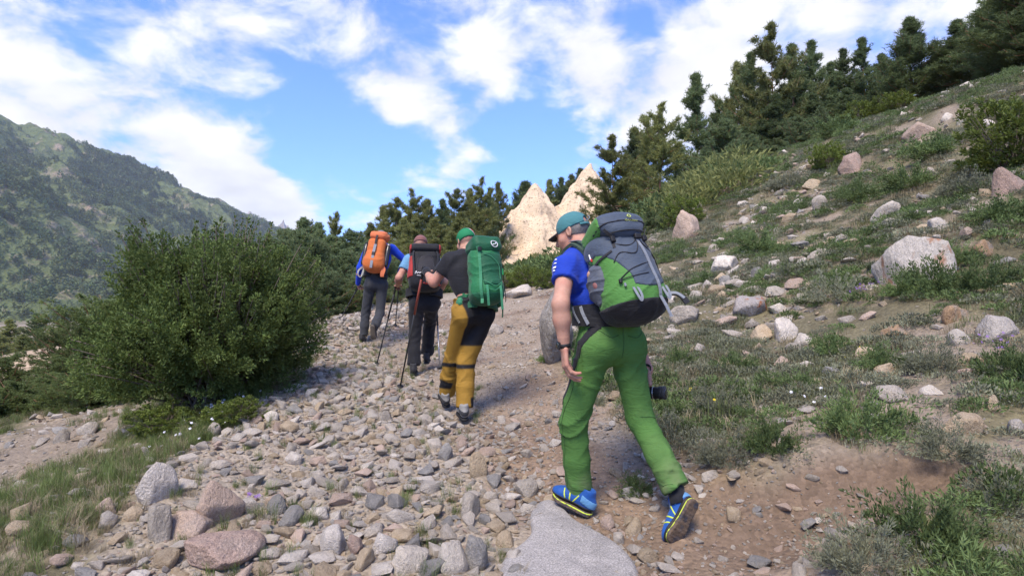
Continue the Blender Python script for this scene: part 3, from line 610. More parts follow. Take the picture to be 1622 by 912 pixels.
def make_bush(name, seed, R, zc, clusters, per, ll, lw, lmat, sprigs=60):
    """dense leafy bush: leaf sprays through an uneven dome, thin limbs inside, sprigs on top"""
    g = np.random.default_rng(seed); root = link(name, None); R = np.array(R); n = clusters*2
    d = nrm(g.normal(size=(n, 3))); d = d[d[:, 2] > -.93][:clusters]; n = len(d)
    lump = 1+.30*vnoise(d[:, 0]*1.9+seed, d[:, 1]*1.9, d[:, 2]*1.9)+.26*vnoise(d[:, 0]*4.5+seed, d[:, 1]*4.5, d[:, 2]*4.5)
    rr = lump*(.40+.60*g.random(n)**.45)
    c = d*R*rr[:, None]+np.array([0, 0, zc]); c = c[c[:, 2] > .05]; n = len(c)
    ax = nrm(nrm(c-np.array([0, 0, zc*.6]))*.8+np.array([0, 0, .45])+g.normal(0, .35, (n, 3))); L_ = g.uniform(.12, .30, (n, 1))*R[2]
    k = min(sprigs, n); top = np.argsort(-(np.linalg.norm((c-np.array([0, 0, zc]))/R, axis=1)*.8+c[:, 2]/R[2]*.35+g.normal(0, .25, n)))[:k]; ax[top] = nrm(np.array([0, 0, .75])+nrm(c[top]-np.array([0, 0, zc*.5]))*.7+g.normal(0, .25, (k, 3))); L_[top] *= 1.7
    u = g.random((n, per, 1)); p = c[:, None]+ax[:, None]*L_[:, None]*(u-.3); wd = .085*R[2]*(1.15-u)*np.where(np.isin(np.arange(n), top), .55, 1.)[:, None, None]
    off = nrm(g.normal(size=(n, per, 3)))*g.random((n, per, 1))**.5*wd; p = (p+off).reshape(-1, 3); dd = nrm(nrm(off).reshape(-1, 3)*.8+np.repeat(ax, per, 0)*.6+np.array([0, 0, .15]))
    kk = p[:, 2] > .01; V, F = leaves(p[kk], dd[kk], ll, lw, g, .3); paths = []
    for i in list(g.choice(n, min(n, 70), replace=False))+list(top):
        b = np.r_[g.normal(0, .10, 2)*R[0], 0]; e = c[i]+ax[i]*L_[i]*.6; s = np.linspace(0, 1, 8)[:, None]; mid = b*.4+e*.6+np.array([0, 0, .12*R[2]])+g.normal(0, .06, 3)
        paths.append(((1-s)**2*b+2*s*(1-s)*mid+s*s*e, np.linspace(.014, .004, 8)*R[2]))
    a, b = tubes(paths, 4); link('stems', mk_mesh('stems', a, b, True, [TWIG]), root); link('foliage', mk_mesh('foliage', V, F, False, [lmat]), root); return root
# ------------------------------------------------------------------ rock pinnacles (earth pyramids)
def surfnet(F, lo, h):
    s = F < 0; n = np.array(F.shape)-1
    cor = [(a, b, c) for a in (0, 1) for b in (0, 1) for c in (0, 1)]
    cnt = sum(s[a:n[0]+a, b:n[1]+b, c:n[2]+c].astype(np.int8) for a, b, c in cor)
    I, J, K = np.nonzero((cnt > 0) & (cnt < 8)); idx = np.full(tuple(n), -1, np.int32); idx[I, J, K] = np.arange(len(I))
    acc = np.zeros((len(I), 3)); num = np.zeros(len(I))
    for p in cor:
        for ax in range(3):
            if p[ax]: continue
            q = list(p); q[ax] = 1
            f0 = F[I+p[0], J+p[1], K+p[2]]; f1 = F[I+q[0], J+q[1], K+q[2]]; m = (f0 < 0) != (f1 < 0)
            t = np.where(m, f0/np.where(m, f0-f1, 1), 0); e = np.tile(np.array(p, float), (len(I), 1)); e[:, ax] = t
            acc += np.where(m[:, None], e, 0); num += m
    V = lo+(np.stack([I, J, K], 1)+acc/num[:, None])*h; Q = []
    for ax in range(3):
        a = [slice(1, -1)]*3; b = [slice(1, -1)]*3; a[ax] = slice(0, -1); b[ax] = slice(1, None)
        s0 = s[tuple(a)]; s1 = s[tuple(b)]; i, j, k = np.nonzero(s0 != s1); o = [0 if ax == 0 else 1, 0 if ax == 1 else 1, 0 if ax == 2 else 1]
        c = [i+o[0], j+o[1], k+o[2]]; u, v = [(1, 2), (2, 0), (0, 1)][ax]
        def cell(du, dv):
            r = [x.copy() for x in c]; r[u] -= du; r[v] -= dv; return idx[r[0], r[1], r[2]]
        q = np.stack([cell(1, 1), cell(0, 1), cell(0, 0), cell(1, 0)], 1); fl = ~s0[i, j, k]; q[fl] = q[fl][:, ::-1]; Q.append(q)
    return V, np.concatenate(Q)
def pinnacles():
    h = .22; lo = np.array([-6., 54., 2.]); n = (108, 76, 76)
    X, Y, Z = np.meshgrid(*[lo[i]+np.arange(n[i])*h for i in range(3)], indexing='ij')
    F = np.full(n, 9.)
    D0 = 62.
    for px, py, d, rb, pw in ((847,289,61,.62,1.0),(852,300,60.6,.66,1.),(934,263,64,.72,.95),(926,278,63.6,.78,1.),(950,290,64.5,.9,1),(914,312,63.5,.70,1),(833,318,60.7,.85,1),(819,338,60.2,.95,1),(801,362,59.6,1.0,1),(788,388,59,1.,1),(880,345,61.5,.9,1),(893,360,62,.8,1),(880,372,59,.62,1),(845,400,57.5,.6,1.),(970,300,66,.75,1),(925,345,61,.75,1)):
        a = P(px, py, d); dz = np.maximum(a[2]-Z, -3); ang = np.arctan2(Y-a[1], X-a[0]); rr = np.hypot(X-a[0], Y-a[1])
        R = .10+np.maximum(dz, 0)**pw*rb*(1+.15*np.sin(ang*7+px)+.12*np.sin(ang*15+px*2)*np.sin(dz*.6))
        d_ = (rr-R)*.75; d_ = np.where(dz < 0, np.maximum(d_, -dz+0*rr), d_)
        k = .8; hh = np.maximum(k-np.abs(F-d_), 0)/k; F = np.minimum(F, d_)-hh*hh*k*.25
    tip_ = .7+.3*sstep(12.5, 9.0, Z); F = F+tip_*(.36*fbm(X*.8, Y*.8, Z*.3, 3)+.20*fbm(X*2.2, Y*2.2, Z*1.1, 3)+.22*np.abs(vnoise(X*1.5, Y*1.5, Z*.18)))
    V, Q = surfnet(F, lo, h); b = V.mean(0)
    m = mat('sandy_conglomerate', (.66, .51, .345), .95, var=.15, vscale=.8, c2=(.57, .435, .29), c2scale=.5, bump=.9, bscale=3.0, spec=.1)
    t = m.node_tree; L = t.links.new; bs = t.nodes['Principled BSDF']; src = bs.inputs['Base Color'].links[0].from_socket; tc = [q for q in t.nodes if q.type == 'TEX_COORD'][0]
    for sc_, th, val in ((4.5, .20, .38), (1.9, .17, .5)):
        v = N(t, 'ShaderNodeTexVoronoi'); L(tc.outputs['Object'], v.inputs['Vector']); v.inputs['Scale'].default_value = sc_
        nn = N(t, 'ShaderNodeTexNoise'); L(tc.outputs['Object'], nn.inputs['Vector']); nn.inputs['Scale'].default_value = 1.2
        r = N(t, 'ShaderNodeMapRange'); L(v.outputs['Distance'], r.inputs[0]); r.inputs[1].default_value = th*.6; r.inputs[2].default_value = th*1.6; r.inputs[3].default_value = val; r.inputs[4].default_value = 1
        x = N(t, 'ShaderNodeVectorMath', operation='SCALE'); L(src, x.inputs[0]); L(r.outputs[0], x.inputs['Scale']); src = x.outputs[0]
    L(src, bs.inputs['Base Color'])
    o = link('rock_pinnacle', mk_mesh('rock_pinnacle', V-b, Q, True, [m]), None, tuple(b)); tag(o, 'pale sandy pinnacles with two pointed peaks behind the hikers', 'pinnacle')
pinnacles()
# ------------------------------------------------------------------ trees
PR = {'scots': make_pine('pine_tree', 11, 7.5, .30, 2.1, 9, 6, .10, PINE_M, 12, .22, .036, .6, 15, .5),
      'scots2': make_pine('pine_tree', 12, 7.5, .18, 2.3, 10, 7, .05, PINE_M, 12, .22, .036, .65, 15, .5),
      'dark': make_pine('pine_tree', 13, 7.5, .06, 2.6, 15, 7, .05, PINE_D, 12, .21, .032, 1.0, 14, .28),
      'dark2': make_pine('pine_tree', 14, 7.5, .05, 2.6, 15, 7, .15, PINE_D, 12, .21, .032, .95, 14, .35),
      'young': make_pine('young_pine', 15, 3.0, .03, 1.05, 12, 7, .6, PINE_Y, 18, .10, .020, .85, 11, .3, .012),
      'young2': make_pine('young_pine', 16, 3.0, .02, 1.25, 11, 7, .5, PINE_Y, 18, .10, .020, .75, 12, .35, .012),
      'spire': make_pine('pine_tree', 17, 5.0, .05, 1.6, 17, 7, .35, PINE_D, 12, .18, .026, .95, 13, .28),
      'juniper': make_pine('juniper', 18, 2.2, .03, 1.5, 8, 9, .15, PINE_J, 18, .09, .019, .45, 18, .5, .014),
      'mid': make_pine('pine_tree', 19, 7.0, .10, 2.4, 14, 7, .12, PINE_M, 12, .21, .032, .9, 14, .35)}
ORD = ['first','second','third','fourth','fifth','sixth','seventh','eighth','ninth','tenth','eleventh','twelfth','thirteenth','fourteenth','fifteenth','sixteenth','seventeenth','eighteenth','nineteenth','twentieth','twenty-first','twenty-second','twenty-third','twenty-fourth','twenty-fifth','twenty-sixth','twenty-seventh','twenty-eighth','twenty-ninth','thirtieth','thirty-first','thirty-second','thirty-third','thirty-fourth','thirty-fifth','thirty-sixth','thirty-seventh','thirty-eighth','thirty-ninth','fortieth','forty-first','forty-second','forty-third','forty-fourth','forty-fifth','forty-sixth']
def grove(rows, fmt, cat, group, WF=1.28):
    """rows of (px, top py, depth, kind, width factor); each stands on the ground at its own place"""
    rows = sorted(rows, key=lambda r: r[0])
    for k, (px, top, d, kind, wf) in enumerate(rows):
        x = P(px, 400, d)[0]; z = H1(x, d); zt = P(px, top, d)[2]; s = (zt-z)/PR[kind]['h']
        copy_thing(PR[kind], (x, d, z-.05), float(RNG.uniform(0, 6.28)), (s*wf*WF, s*wf*WF, s), fmt.format(ORD[k]), group)
grove([(972,220,31,'scots2',.8),(1006,204,44,'dark2',.9),(1046,178,33,'scots',.8),(1030,196,40,'scots',.8),(1072,230,38,'dark',.8),(1106,118,36,'dark',.75),(1140,160,40,'dark2',.75),(1172,105,40,'scots2',.7),(1195,85,38,'dark2',.7),
       (1228,46,36,'scots2',.65),(1262,68,37,'dark',.75),(1292,66,40,'dark2',.8),(1318,98,36,'dark',.8),(1342,78,37,'dark2',.8),(1375,60,36,'dark',.8),(1402,86,36,'dark2',.9),(1420,112,33,'dark',.9),
       (1452,26,25,'spire',1.05),(1490,70,27,'dark',.7),(1525,30,24,'spire',1.25),(1560,30,24,'dark2',.9),(1596,-30,21,'spire',1.2),(1625,-60,20,'spire',1.3),(1655,-40,19,'dark',1),(1080,290,30,'dark2',1.0),(1235,150,34,'dark',1.1),(1290,150,33,'dark',1.2),(1345,140,33,'dark2',1.3),(1180,200,34,'dark',1.1),(1390,130,30,'dark',1.2),(1125,215,37,'dark2',1.0),(1210,130,40,'dark',.9),(1260,120,39,'dark2',1.),(1320,120,38,'dark',1.),(1365,118,38,'dark2',1.),(1430,110,30,'dark2',1.1),(1478,100,27,'dark',1.1),(1510,100,26,'dark2',1.1),(1555,90,24,'dark',1.1),(1150,230,35,'dark',1.2),(1210,190,34,'dark2',1.3),(1265,170,35,'dark',1.3),(1320,165,34,'dark2',1.3),(1375,150,33,'dark',1.3)],
      'pine on the right-hand slope, {} from the left along that wood', 'tree', 'pines of the right-hand wood')
grove([(1152,190,25,'young',1.2),(1196,212,24,'young',1.0),(1120,236,24.5,'young2',1.0),(1092,285,21,'young2',1.1),(1215,240,25,'young2',.8),(1060,318,19,'young2',1.1),(1266,185,27,'young2',1.2),(1304,166,28,'young',.7),(1030,330,20,'young',1.1),(1340,182,27,'young2',1.4),(1010,345,19,'young2',1.0)],
      'young pale green pine, {} from the left at the lower edge of the right wood', 'tree', 'young pines at the wood edge')
grove([(608,325,44,'mid',.8),(628,318,40,'scots2',.8),(652,308,42,'scots',.8),(640,345,36,'mid',1.),(676,315,46,'mid',.9),(700,316,40,'dark2',.8),(722,304,44,'scots2',.8),(745,298,48,'mid',.7),(762,292,46,'scots',.7),(776,298,50,'dark2',.6),(790,288,56,'mid',.6),(690,345,34,'mid',1.1),(730,335,36,'mid',1.1),(752,325,44,'mid',.8),(660,350,32,'scots2',1.),(815,318,75,'mid',.9),(833,288,74,'spire',1.2),(852,300,78,'mid',.8),(872,284,76,'mid',.8),(890,282,75,'dark2',.8),(905,276,80,'mid',.8),(920,268,80,'dark2',.8),(745,352,33,'mid',.8),(715,365,28,'mid',1.1),(585,352,38,'mid',.9)],
      'pine behind the hikers, {} from the left in the wood before the pinnacles', 'tree', 'pines behind the hikers')
grove([(425,368,26,'mid',.6),(452,362,20,'young',1.1),(484,345,19,'young',.9),(478,368,16,'young2',1.),(507,352,20,'young',.8),(532,340,27,'scots2',.55),(500,380,14.5,'young2',1.0),(528,372,17,'young',1.1),(556,366,20,'young2',1.1),(548,396,14.5,'young2',1.),(586,380,19,'young2',1.),(612,396,17,'young2',1.1),(644,404,19,'young2',1.1),(680,408,20,'young2',1.1),(440,392,15,'young2',1.),(522,430,12.6,'young2',1.2),(570,430,13.4,'young2',1.2),(610,440,15,'young2',1.2),(655,430,16.5,'young2',1.2),(470,430,12.2,'young2',1.2),(595,425,18,'young2',1.3),(635,445,14.4,'young2',1.2),(690,440,17.5,'young2',1.1),(540,455,12.9,'juniper',1.),(600,468,14.2,'juniper',.9)],
      'young pine in the thicket left of the leading hiker, {} from the left', 'tree', 'young pines of the thicket beside the trail')
grove([(20,505,70,'mid',1.3),(60,496,64,'dark2',1.1),(100,505,60,'mid',1.2),(140,500,66,'mid',1.2),(-20,500,60,'mid',1.3),(175,500,52,'mid',1.2),(40,528,46,'mid',1.3),(215,505,44,'mid',1.2)],
      'valley pine below the far mountain, {} from the left edge', 'tree', 'pines in the valley')
grove([(140,520,12.5,'juniper',.9),(95,566,11.5,'juniper',1.),(55,606,10.2,'juniper',1.1),(175,575,9.8,'juniper',1.),(20,566,15,'juniper',1.1),(-15,620,9.8,'juniper',1.1),(120,615,9.2,'juniper',1.2),(205,600,9.2,'juniper',1.1),(180,480,16,'juniper',1.),(70,640,8.8,'juniper',1.),(235,500,14,'juniper',1.),(35,604,8.5,'juniper',1.1),(98,592,8.3,'juniper',1.1),(148,586,7.9,'juniper',1.1),(-5,612,8.3,'juniper',1.1),(190,566,8.4,'juniper',1.1),(225,560,7.9,'juniper',1.)],
      'dark spreading juniper left of the big bush, {} from the left', 'shrub', 'junipers left of the bush')
# ------------------------------------------------------------------ shrubs
BUSHL = leafmat('bush_leaves', (.118, .162, .042), rand=.0, var=.6, tr=.3, vs=3.5); YELL = leafmat('yellow_green_leaves', (.15, .19, .04), tr=.35); HERB = leafmat('herb_leaves', (.125, .175, .06), rand=.3, tr=.2); GREYH = leafmat('grey_green_leaves', (.20, .205, .13), rand=.3, tr=.15)
big = make_bush('bush', 31, (1.22, 1.05, 1.02), .93, 2500, 54, .042, .021, BUSHL, 240)
bx, by = P(318, 660, 5.9)[0], 6.1; big.location = (bx, by, H1(bx, by)-.04); big.scale = (.84, .88, .90); tag(big, 'large dense green leafy bush left of the rubble', 'bush')
sh = make_bush('shrub', 32, (.5, .5, .42), .36, 220, 34, .05, .026, YELL, 30); lowp = make_shrub('low_shrub', 33, (.30, .28, .14), 80, 60, .026, .010, HERB, .45, .5, False); lowg = make_shrub('low_shrub', 34, (.32, .28, .12), 80, 60, .024, .007, GREYH, .5, .3, False)
SHR = [(1606,250,9.5,1.5,1.5,'yellow green leafy bush hanging in at the right edge'),(1310,282,17,1.0,1.0,'small bright bush beside the half sunk reddish boulder'),(838,452,16.4,1.0,.72,'green bush on the crest between two front hikers and blue shirt'),(806,448,17.5,.9,.6,'small bush at the foot of the sandy pinnacles'),(868,462,15,.8,.6,'bush half hidden behind the blue shirt'),
       (1420,92,24,1.5,1.3,'yellowish bush under the skyline pines'),(1375,178,26,2.0,1.6,'light green bush at the dark wood edge high up'),(262,690,5.4,.6,.35,'small leafy shrub at the left foot of the big bush'),(372,664,5.3,.5,.28,'low leafy growth at the right foot of the big bush'),(1165,335,20,.8,.8,'small bush below the reddish boulder at the wood edge'),(1085,320,18,1.2,1.2,'bush above the large pinkish boulder')]
for px, py, d, sw, shh, lab in SHR:
    q = P(px, py, d); copy_thing(sh, (q[0], d, H1(q[0], d)-.03), float(RNG.uniform(0, 6.28)), (sw, sw, shh), lab)
# individually visible low plants of the right slope
LOW = [(1360,690,'p',1.15,'broad dark green clump above the bare earth bank'),(1225,712,'p',.9,'bright green clump at the top of the bare bank'),(1480,462,'p',1.2,'green clump at the foot of the huge whitish boulder'),(1400,585,'p',.8,'dark green patch beside the tan hump'),(1150,735,'g',.9,'grey green clump beside the raised shoe'),(1270,620,'p',.8,'leafy clump below the stone cluster'),(1140,660,'g',1.1,'grey green clump right of the camera lens'),(1500,720,'g',1.1,'grey green clump low at right'),(1590,800,'g',1.0,'grey green clump in the lower right corner'),(1370,905,'g',1.0,'round grey tuft at the bottom edge on bare earth'),(1470,860,'p',1.0,'green clump at lower right'),(1080,580,'p',.8,'green clump right of the backpack'),(940,640,'g',.55,'small clump on the trail between the green trouser legs'),(870,572,'p',.5,'tuft at the foot of the tall grey boulder'),(1320,480,'g',1.2,'grass hump left of the huge whitish boulder'),(1120,450,'p',.9,'green patch below the pale hump rock'),(1250,440,'g',1.1,'grey green mat in mid slope'),(1560,460,'p',1.2,'green clump right of the huge whitish boulder'),(1590,350,'p',1.3,'dark clump under the reddish edge boulder'),(1440,300,'p',1.4,'dark shrub patch high on slope'),(1530,310,'g',1.4,'grey green mat near the right edge'),(1360,320,'p',1.2,'green mat above the tilted slab'),(1250,300,'g',1.6,'low mat below the wood edge'),(1330,215,'p',1.7,'green mat under the dark wood'),(1480,250,'p',1.8,'dark mat below the skyline bush'),(1200,400,'p',1.2,'green patch left of mid slope stones'),(1520,420,'p',.9,'clump behind the orange rock'),(1160,590,'p',.9,'green clump left of the small white stone'),(1320,560,'p',.8,'green tuft in the stone cluster'),(1590,600,'p',1.,'clump above the rounded tan stone'),(1480,590,'g',1.,'mat with purple flowers'),(1430,470,'p',1.,'bush like clump left under the huge whitish boulder'),(1010,780,'p',.5,'small tuft between the shoes'),(1050,690,'g',.8,'grey tuft behind the right knee')]
for k, (px, py, t, s, lab) in enumerate(LOW):
    q, d = hit(px, py); s2 = s*(.75+.055*d); copy_thing(lowp if t == 'p' else lowg, tuple(q-np.array([0, 0, .02])), float(RNG.uniform(0, 6.28)), (s2, s2*.85, s2*float(RNG.uniform(.9, 1.3))), lab); q2 = bpy.context
for o in COL.objects:
    if o.name.startswith('low_shrub') and o.parent is None: o['category'] = 'plant'; o['group'] = 'clumps on the right slope'
    if o.name.startswith('shrub') and o.parent is None: o['category'] = 'bush'
    if o.parent is None and (o.name.startswith('pine_tree') or o.name.startswith('young_pine')): o['category'] = 'tree'
    if o.parent is None and o.name.startswith('juniper'): o['category'] = 'shrub'
# ------------------------------------------------------------------ ground cover (uncountable)
def clump_mesh(name, seed, n, r, hgt, ll, lw, m):
    g = np.random.default_rng(seed); a = g.uniform(0, 6.28, n); q = np.sqrt(g.random(n))*r*(1+.35*np.sin(a*3+seed)); z = hgt*(1-(q/r/1.4)**2)*g.random(n)**.5
    pos = np.c_[q*np.cos(a), q*np.sin(a), z]; d = nrm(np.c_[np.cos(a)*.7, np.sin(a)*.7, .7+0*a]+g.normal(0, .5, (n, 3))); V, F = leaves(pos, d, ll, lw, g); return mk_mesh(name, V, F, False, [m])
def grass_mesh(name, seed, n, r, hgt, w, m, lean=.5):
    g = np.random.default_rng(seed); V = []; F = []
    for k in range(n):
        b = np.r_[g.normal(0, r*.5, 2), -.01]; a = g.uniform(0, 6.28); dirn = np.array([math.cos(a), math.sin(a), 0]); H_ = hgt*g.uniform(.45, 1.1); ln = lean*g.uniform(.2, 1.2)*H_; s = np.array([-dirn[1], dirn[0], 0])*w
        p1 = b+np.array([0, 0, H_*.55])+dirn*ln*.3; p2 = b+np.array([0, 0, H_*(1-.25*lean)])+dirn*ln; o = len(V)
        V += [b-s*.5, b+s*.5, p1+s*.4, p1-s*.4, p2]; F.append((o, o+1, o+2)); F.append((o, o+2, o+3)); F.append((o+3, o+2, o+4))
    return mk_mesh(name, V, np.array(F), False, [m])
DRY = leafmat('dry_grass', (.28, .23, .14), rand=.3, tr=.2); GRS = leafmat('fresh_grass', (.15, .195, .06), rand=.3, tr=.35); GR2 = leafmat('slope_grass', (.15, .165, .075), rand=.35, tr=.3)
cov = source_collection('cover_clump', [clump_mesh('clump_a', 1, 260, .11, .05, .022, .009, GREYH), clump_mesh('clump_b', 2, 260, .10, .06, .024, .010, HERB), clump_mesh('clump_c', 3, 220, .13, .045, .02, .008, GREYH), grass_mesh('clump_d', 4, 70, .09, .09, .004, GR2), grass_mesh('clump_e', 5, 60, .08, .10, .004, DRY, .9), clump_mesh('clump_f', 6, 240, .09, .09, .03, .006, HERB), grass_mesh('clump_g', 7, 80, .10, .13, .004, GRS)])
n = 52000; y = 1.7+RNG.random(n)**1.5*32; x = x_right(y)-.1+RNG.random(n)**1.15*(1.2+y*.95)
den = (1-.92*sstep(-.1, .42, fbm(x*1.0+4, y*1.0, 1.5, 4)))*m_slope(x, y)*(1-np.clip(m_scarp(x, y)*3, 0, .97))*sstep(-.75, .05, fbm(x*1.5, y*1.5, 21.7, 3)); k = RNG.random(n) < den
for (ax, ay, ar) in NAMED: k &= np.hypot(x-ax, y-ay) > ar*.95
x, y = x[k][:15000], y[k][:15000]; s = RNG.uniform(.5, 1.45, len(x))*(.75+.05*np.minimum(y, 22)); t = fbm(x*.8, y*.8, 31, 2)
pick_ = np.where(t > .25, RNG.choice([1, 5, 2, 3], len(x)), np.where(t < -.3, RNG.choice([0, 2, 4, 3], len(x)), RNG.choice(7, len(x), p=[.22, .22, .2, .14, .12, .07, .03])))
scatter('ground_cover', np.c_[x, y, Hd(x, y)-.004], np.c_[RNG.uniform(-.2, .2, (len(x), 2)), RNG.uniform(0, 6.28, len(x))], np.c_[s, s, s*RNG.uniform(.75, 1.5, len(x))], pick_, cov, 'low grey green herbs and grass covering the right slope', 'ground cover')
gcoll = source_collection('grass_tuft', [grass_mesh('tuft_a', 41, 60, .10, .24, .0045, GRS), grass_mesh('tuft_b', 42, 50, .09, .30, .004, GRS, .7), grass_mesh('tuft_c', 43, 45, .08, .26, .004, DRY, .8), grass_mesh('tuft_d', 44, 22, .05, .5, .004, GRS, .6)])
n = 9000; y = 1.8+RNG.random(n)*9; x = x_left(y)+.15-RNG.random(n)*4.2; path = sstep(.9, .5, np.abs(x+4.6+.25*(y-6)))*(y > 3.9)*(y < 9)
k = (RNG.random(n) < (1-.85*path)*sstep(-.5, .2, fbm(x*1.1, y*1.1, 41, 2)+.05)*(1-m_rubble(x, y)*.93)); x, y = x[k], y[k]
x2 = x_left(y)+RNG.random(len(y))*2.2; k2 = RNG.random(len(y)) < .12; x = np.r_[x, x2[k2]]; y = np.r_[y, y[k2]]; s = RNG.uniform(.25, .62, len(x)); s[-k2.sum():] *= .7
scatter('grass', np.c_[x, y, Hd(x, y)], np.c_[RNG.uniform(-.15, .15, (len(x), 2)), RNG.uniform(0, 6.28, len(x))], np.c_[s, s, s], RNG.choice(4, len(x), p=[.38, .2, .34, .08]), gcoll, 'green and dry grass below the bush at the left', 'grass')
# undergrowth below the far woods
fo = source_collection('undergrowth_clump', [clump_mesh('under_a', 51, 420, .8, .6, .16, .05, PINE_M), clump_mesh('under_b', 52, 420, .9, .5, .15, .05, HERB)])
n = 1500; x = np.r_[RNG.uniform(-16, 9, n), RNG.uniform(8, 34, n//2), RNG.uniform(-45, -9, n)]; y = np.r_[RNG.uniform(19, 75, n), RNG.uniform(30, 50, n//2), RNG.uniform(13, 80, n)]
k = (x > -.35*y-.4*(y < 24)*y) | (x < -8); k &= ~((np.abs(x-.02*y) < 1.6) & (y < 20)); k &= ~((x < -8) & (y < 36)); k &= ~(np.hypot((x+19.5)*.75, y-23.5) < 6) & (np.hypot(x+9.5, (y-44)*.5) > 3); x, y = x[k], y[k]; s = RNG.uniform(.7, 1.8, len(x))
scatter('undergrowth', np.c_[x, y, Hd(x, y)-.05], np.c_[0*x, 0*x, RNG.uniform(0, 6.28, len(x))], np.c_[s, s, s], RNG.integers(0, 2, len(x)), fo, 'dense green undergrowth beneath the distant pines', 'undergrowth')
# flowers
def flowers(name, spots, color, label, r=.007):
    m = mat(name, color, .6, spec=.2); V = []; F = []
    g = np.random.default_rng(len(spots))
    for (px, py, n, spr) in spots:
        q, d = hit(px, py)
        for k in range(n):
            x, y = q[0]+g.normal(0, spr), q[1]+g.normal(0, spr); c = np.array([x, y, H1(x, y)+g.uniform(.04, .13)]); a0 = g.uniform(0, 1)
            up = nrm(np.array([g.normal(0, .5), -.7+g.normal(0, .3), .8])); s = nrm(np.cross(up, [1, .2, .1])); t = np.cross(up, s)
            for p in range(5):
                a = a0+p*2*PI/5; d1 = s*math.cos(a)+t*math.sin(a); d2 = s*math.cos(a+.9)+t*math.sin(a+.9); o = len(V); V += [c, c+d1*r+up*.002, c+(d1+d2)*r*.8, c+d2*r]; F.append((o, o+1, o+2, o+3))
    o = link(name, mk_mesh(name, V, np.array(F), False, [m])); tag(o, label, 'flowers', kind='stuff')
flowers('white_flowers', [(340,660,26,.12),(300,700,12,.1),(370,645,18,.08),(1290,640,6,.1)], (.75, .74, .8), 'tiny white flowers at the right foot of the bush', .009)
flowers('purple_flowers', [(1362,470,26,.06),(1590,560,16,.08),(395,805,6,.03)], (.22, .12, .34), 'small purple flowers on the slope and in the rubble', .009)
flowers('yellow_flowers', [(1120,655,2,.02),(1095,635,3,.04),(1370,572,4,.05)], (.7, .55, .03), 'a few yellow flowers in the right slope grass', .009)
# ------------------------------------------------------------------ far forest on the mountainside
def far_tree(seed, m):
    g = np.random.default_rng(seed); n = 46; t = g.random(n)**1.3; a = g.uniform(0, 6.28, n); rr = (1-t)**.7*.30*g.uniform(.5, 1.1, n); pos = np.c_[rr*np.cos(a), rr*np.sin(a), .08+t*.85]
    d = nrm(np.c_[np.cos(a), np.sin(a), .3+0*a]); V, F = leaves(pos, d, .26, .2, g, .3); return mk_mesh('far_pine', V, F, False, [m])
FARD = leafmat('far_forest_dark', (.095, .135, .052), rand=.35, tr=.1, vs=.05); FARG = leafmat('far_forest_green', (.15, .18, .07), rand=.3, tr=.1, vs=.05)
fc = source_collection('far_pine', [far_tree(1, FARD), far_tree(2, FARD), far_tree(3, FARG)])
nU, nT_ = MV.shape[:2]; n = 90000; iu = RNG.random(n)*(nU-2); it = RNG.random(n)*(nT_-2); a, b = iu.astype(int), it.astype(int); fu, ft = (iu-a)[:, None], (it-b)[:, None]
Q = MV[a, b]*(1-fu)*(1-ft)+MV[a+1, b]*fu*(1-ft)+MV[a, b+1]*(1-fu)*ft+MV[a+1, b+1]*fu*ft; TT = np.interp(it, np.arange(nT_), MT)
qx, qy = project(Q[:, 0], Q[:, 1], Q[:, 2]); far_d = Q[:, 1]
pr = sstep(-.25, .5, fbm(Q[:, 0]*.006, Q[:, 1]*.006, Q[:, 2]*.008, 4)+1.0*(TT-.16)); pr *= sstep(.02, .12, TT)
k = (RNG.random(n) < pr) & (qx > -120) & (qx < 560) & (TT < .97); Q = Q[k][:34000]; s = RNG.uniform(8, 16, len(Q)); w_ = RNG.uniform(.8, 1.25, len(Q))
scatter('forest', Q, np.c_[0*s, 0*s, RNG.uniform(0, 6.28, len(s))], np.c_[s*w_, s*w_, s], RNG.choice(3, len(s), p=[.4, .32, .28]), fc, 'distant pine forest covering the mountainside at the left', 'forest')
for pr_ in list(PR.values())+[sh, lowp, lowg]:
    for c in list(pr_.children): bpy.data.objects.remove(c)
    bpy.data.objects.remove(pr_)
# ------------------------------------------------------------------ signed distance toolkit for bodies, clothes and packs
def basis(up, fwd):
    u = nrm(up); f = nrm(np.asarray(fwd)-u*np.dot(fwd, u)); r = np.cross(f, u); return np.stack([r, f, u])       # rows: right, forward, up
class Grid:
    def __init__(s, lo, hi, h):
        s.lo = np.array(lo, float); s.h = h; s.n = np.maximum(np.ceil((np.array(hi)-s.lo)/h).astype(int)+1, 4)
        ax = [s.lo[i]+np.arange(s.n[i])*h for i in range(3)]; s.P = np.stack(np.meshgrid(*ax, indexing='ij'), -1).astype(np.float32)
    def field(s, prims):
        F = np.full(tuple(s.n), .5, np.float32)
        for fn, lo, hi, k, op in prims:
            m = k+.06; a = np.clip(np.floor((lo-m-s.lo)/s.h).astype(int), 0, s.n); b = np.clip(np.ceil((hi+m-s.lo)/s.h).astype(int)+1, 0, s.n)
            if (b <= a).any(): continue
            sl = tuple(slice(a[i], b[i]) for i in range(3)); d = fn(s.P[sl]); f = F[sl]
            if op == '+': hh = np.maximum(k-np.abs(f-d), 0)/k; F[sl] = np.minimum(f, d)-hh*hh*k*.25
            elif op == '-': hh = np.maximum(k-np.abs(f+d), 0)/k; F[sl] = np.maximum(f, -d)+hh*hh*k*.25
        return F
    def mesh(s, F): return surfnet(F, s.lo, s.h)
def bounds(prims, pad=.03):
    pr = [p for p in prims if p[4] == '+']; return np.min([p[1] for p in pr], 0)-pad, np.max([p[2] for p in pr], 0)+pad
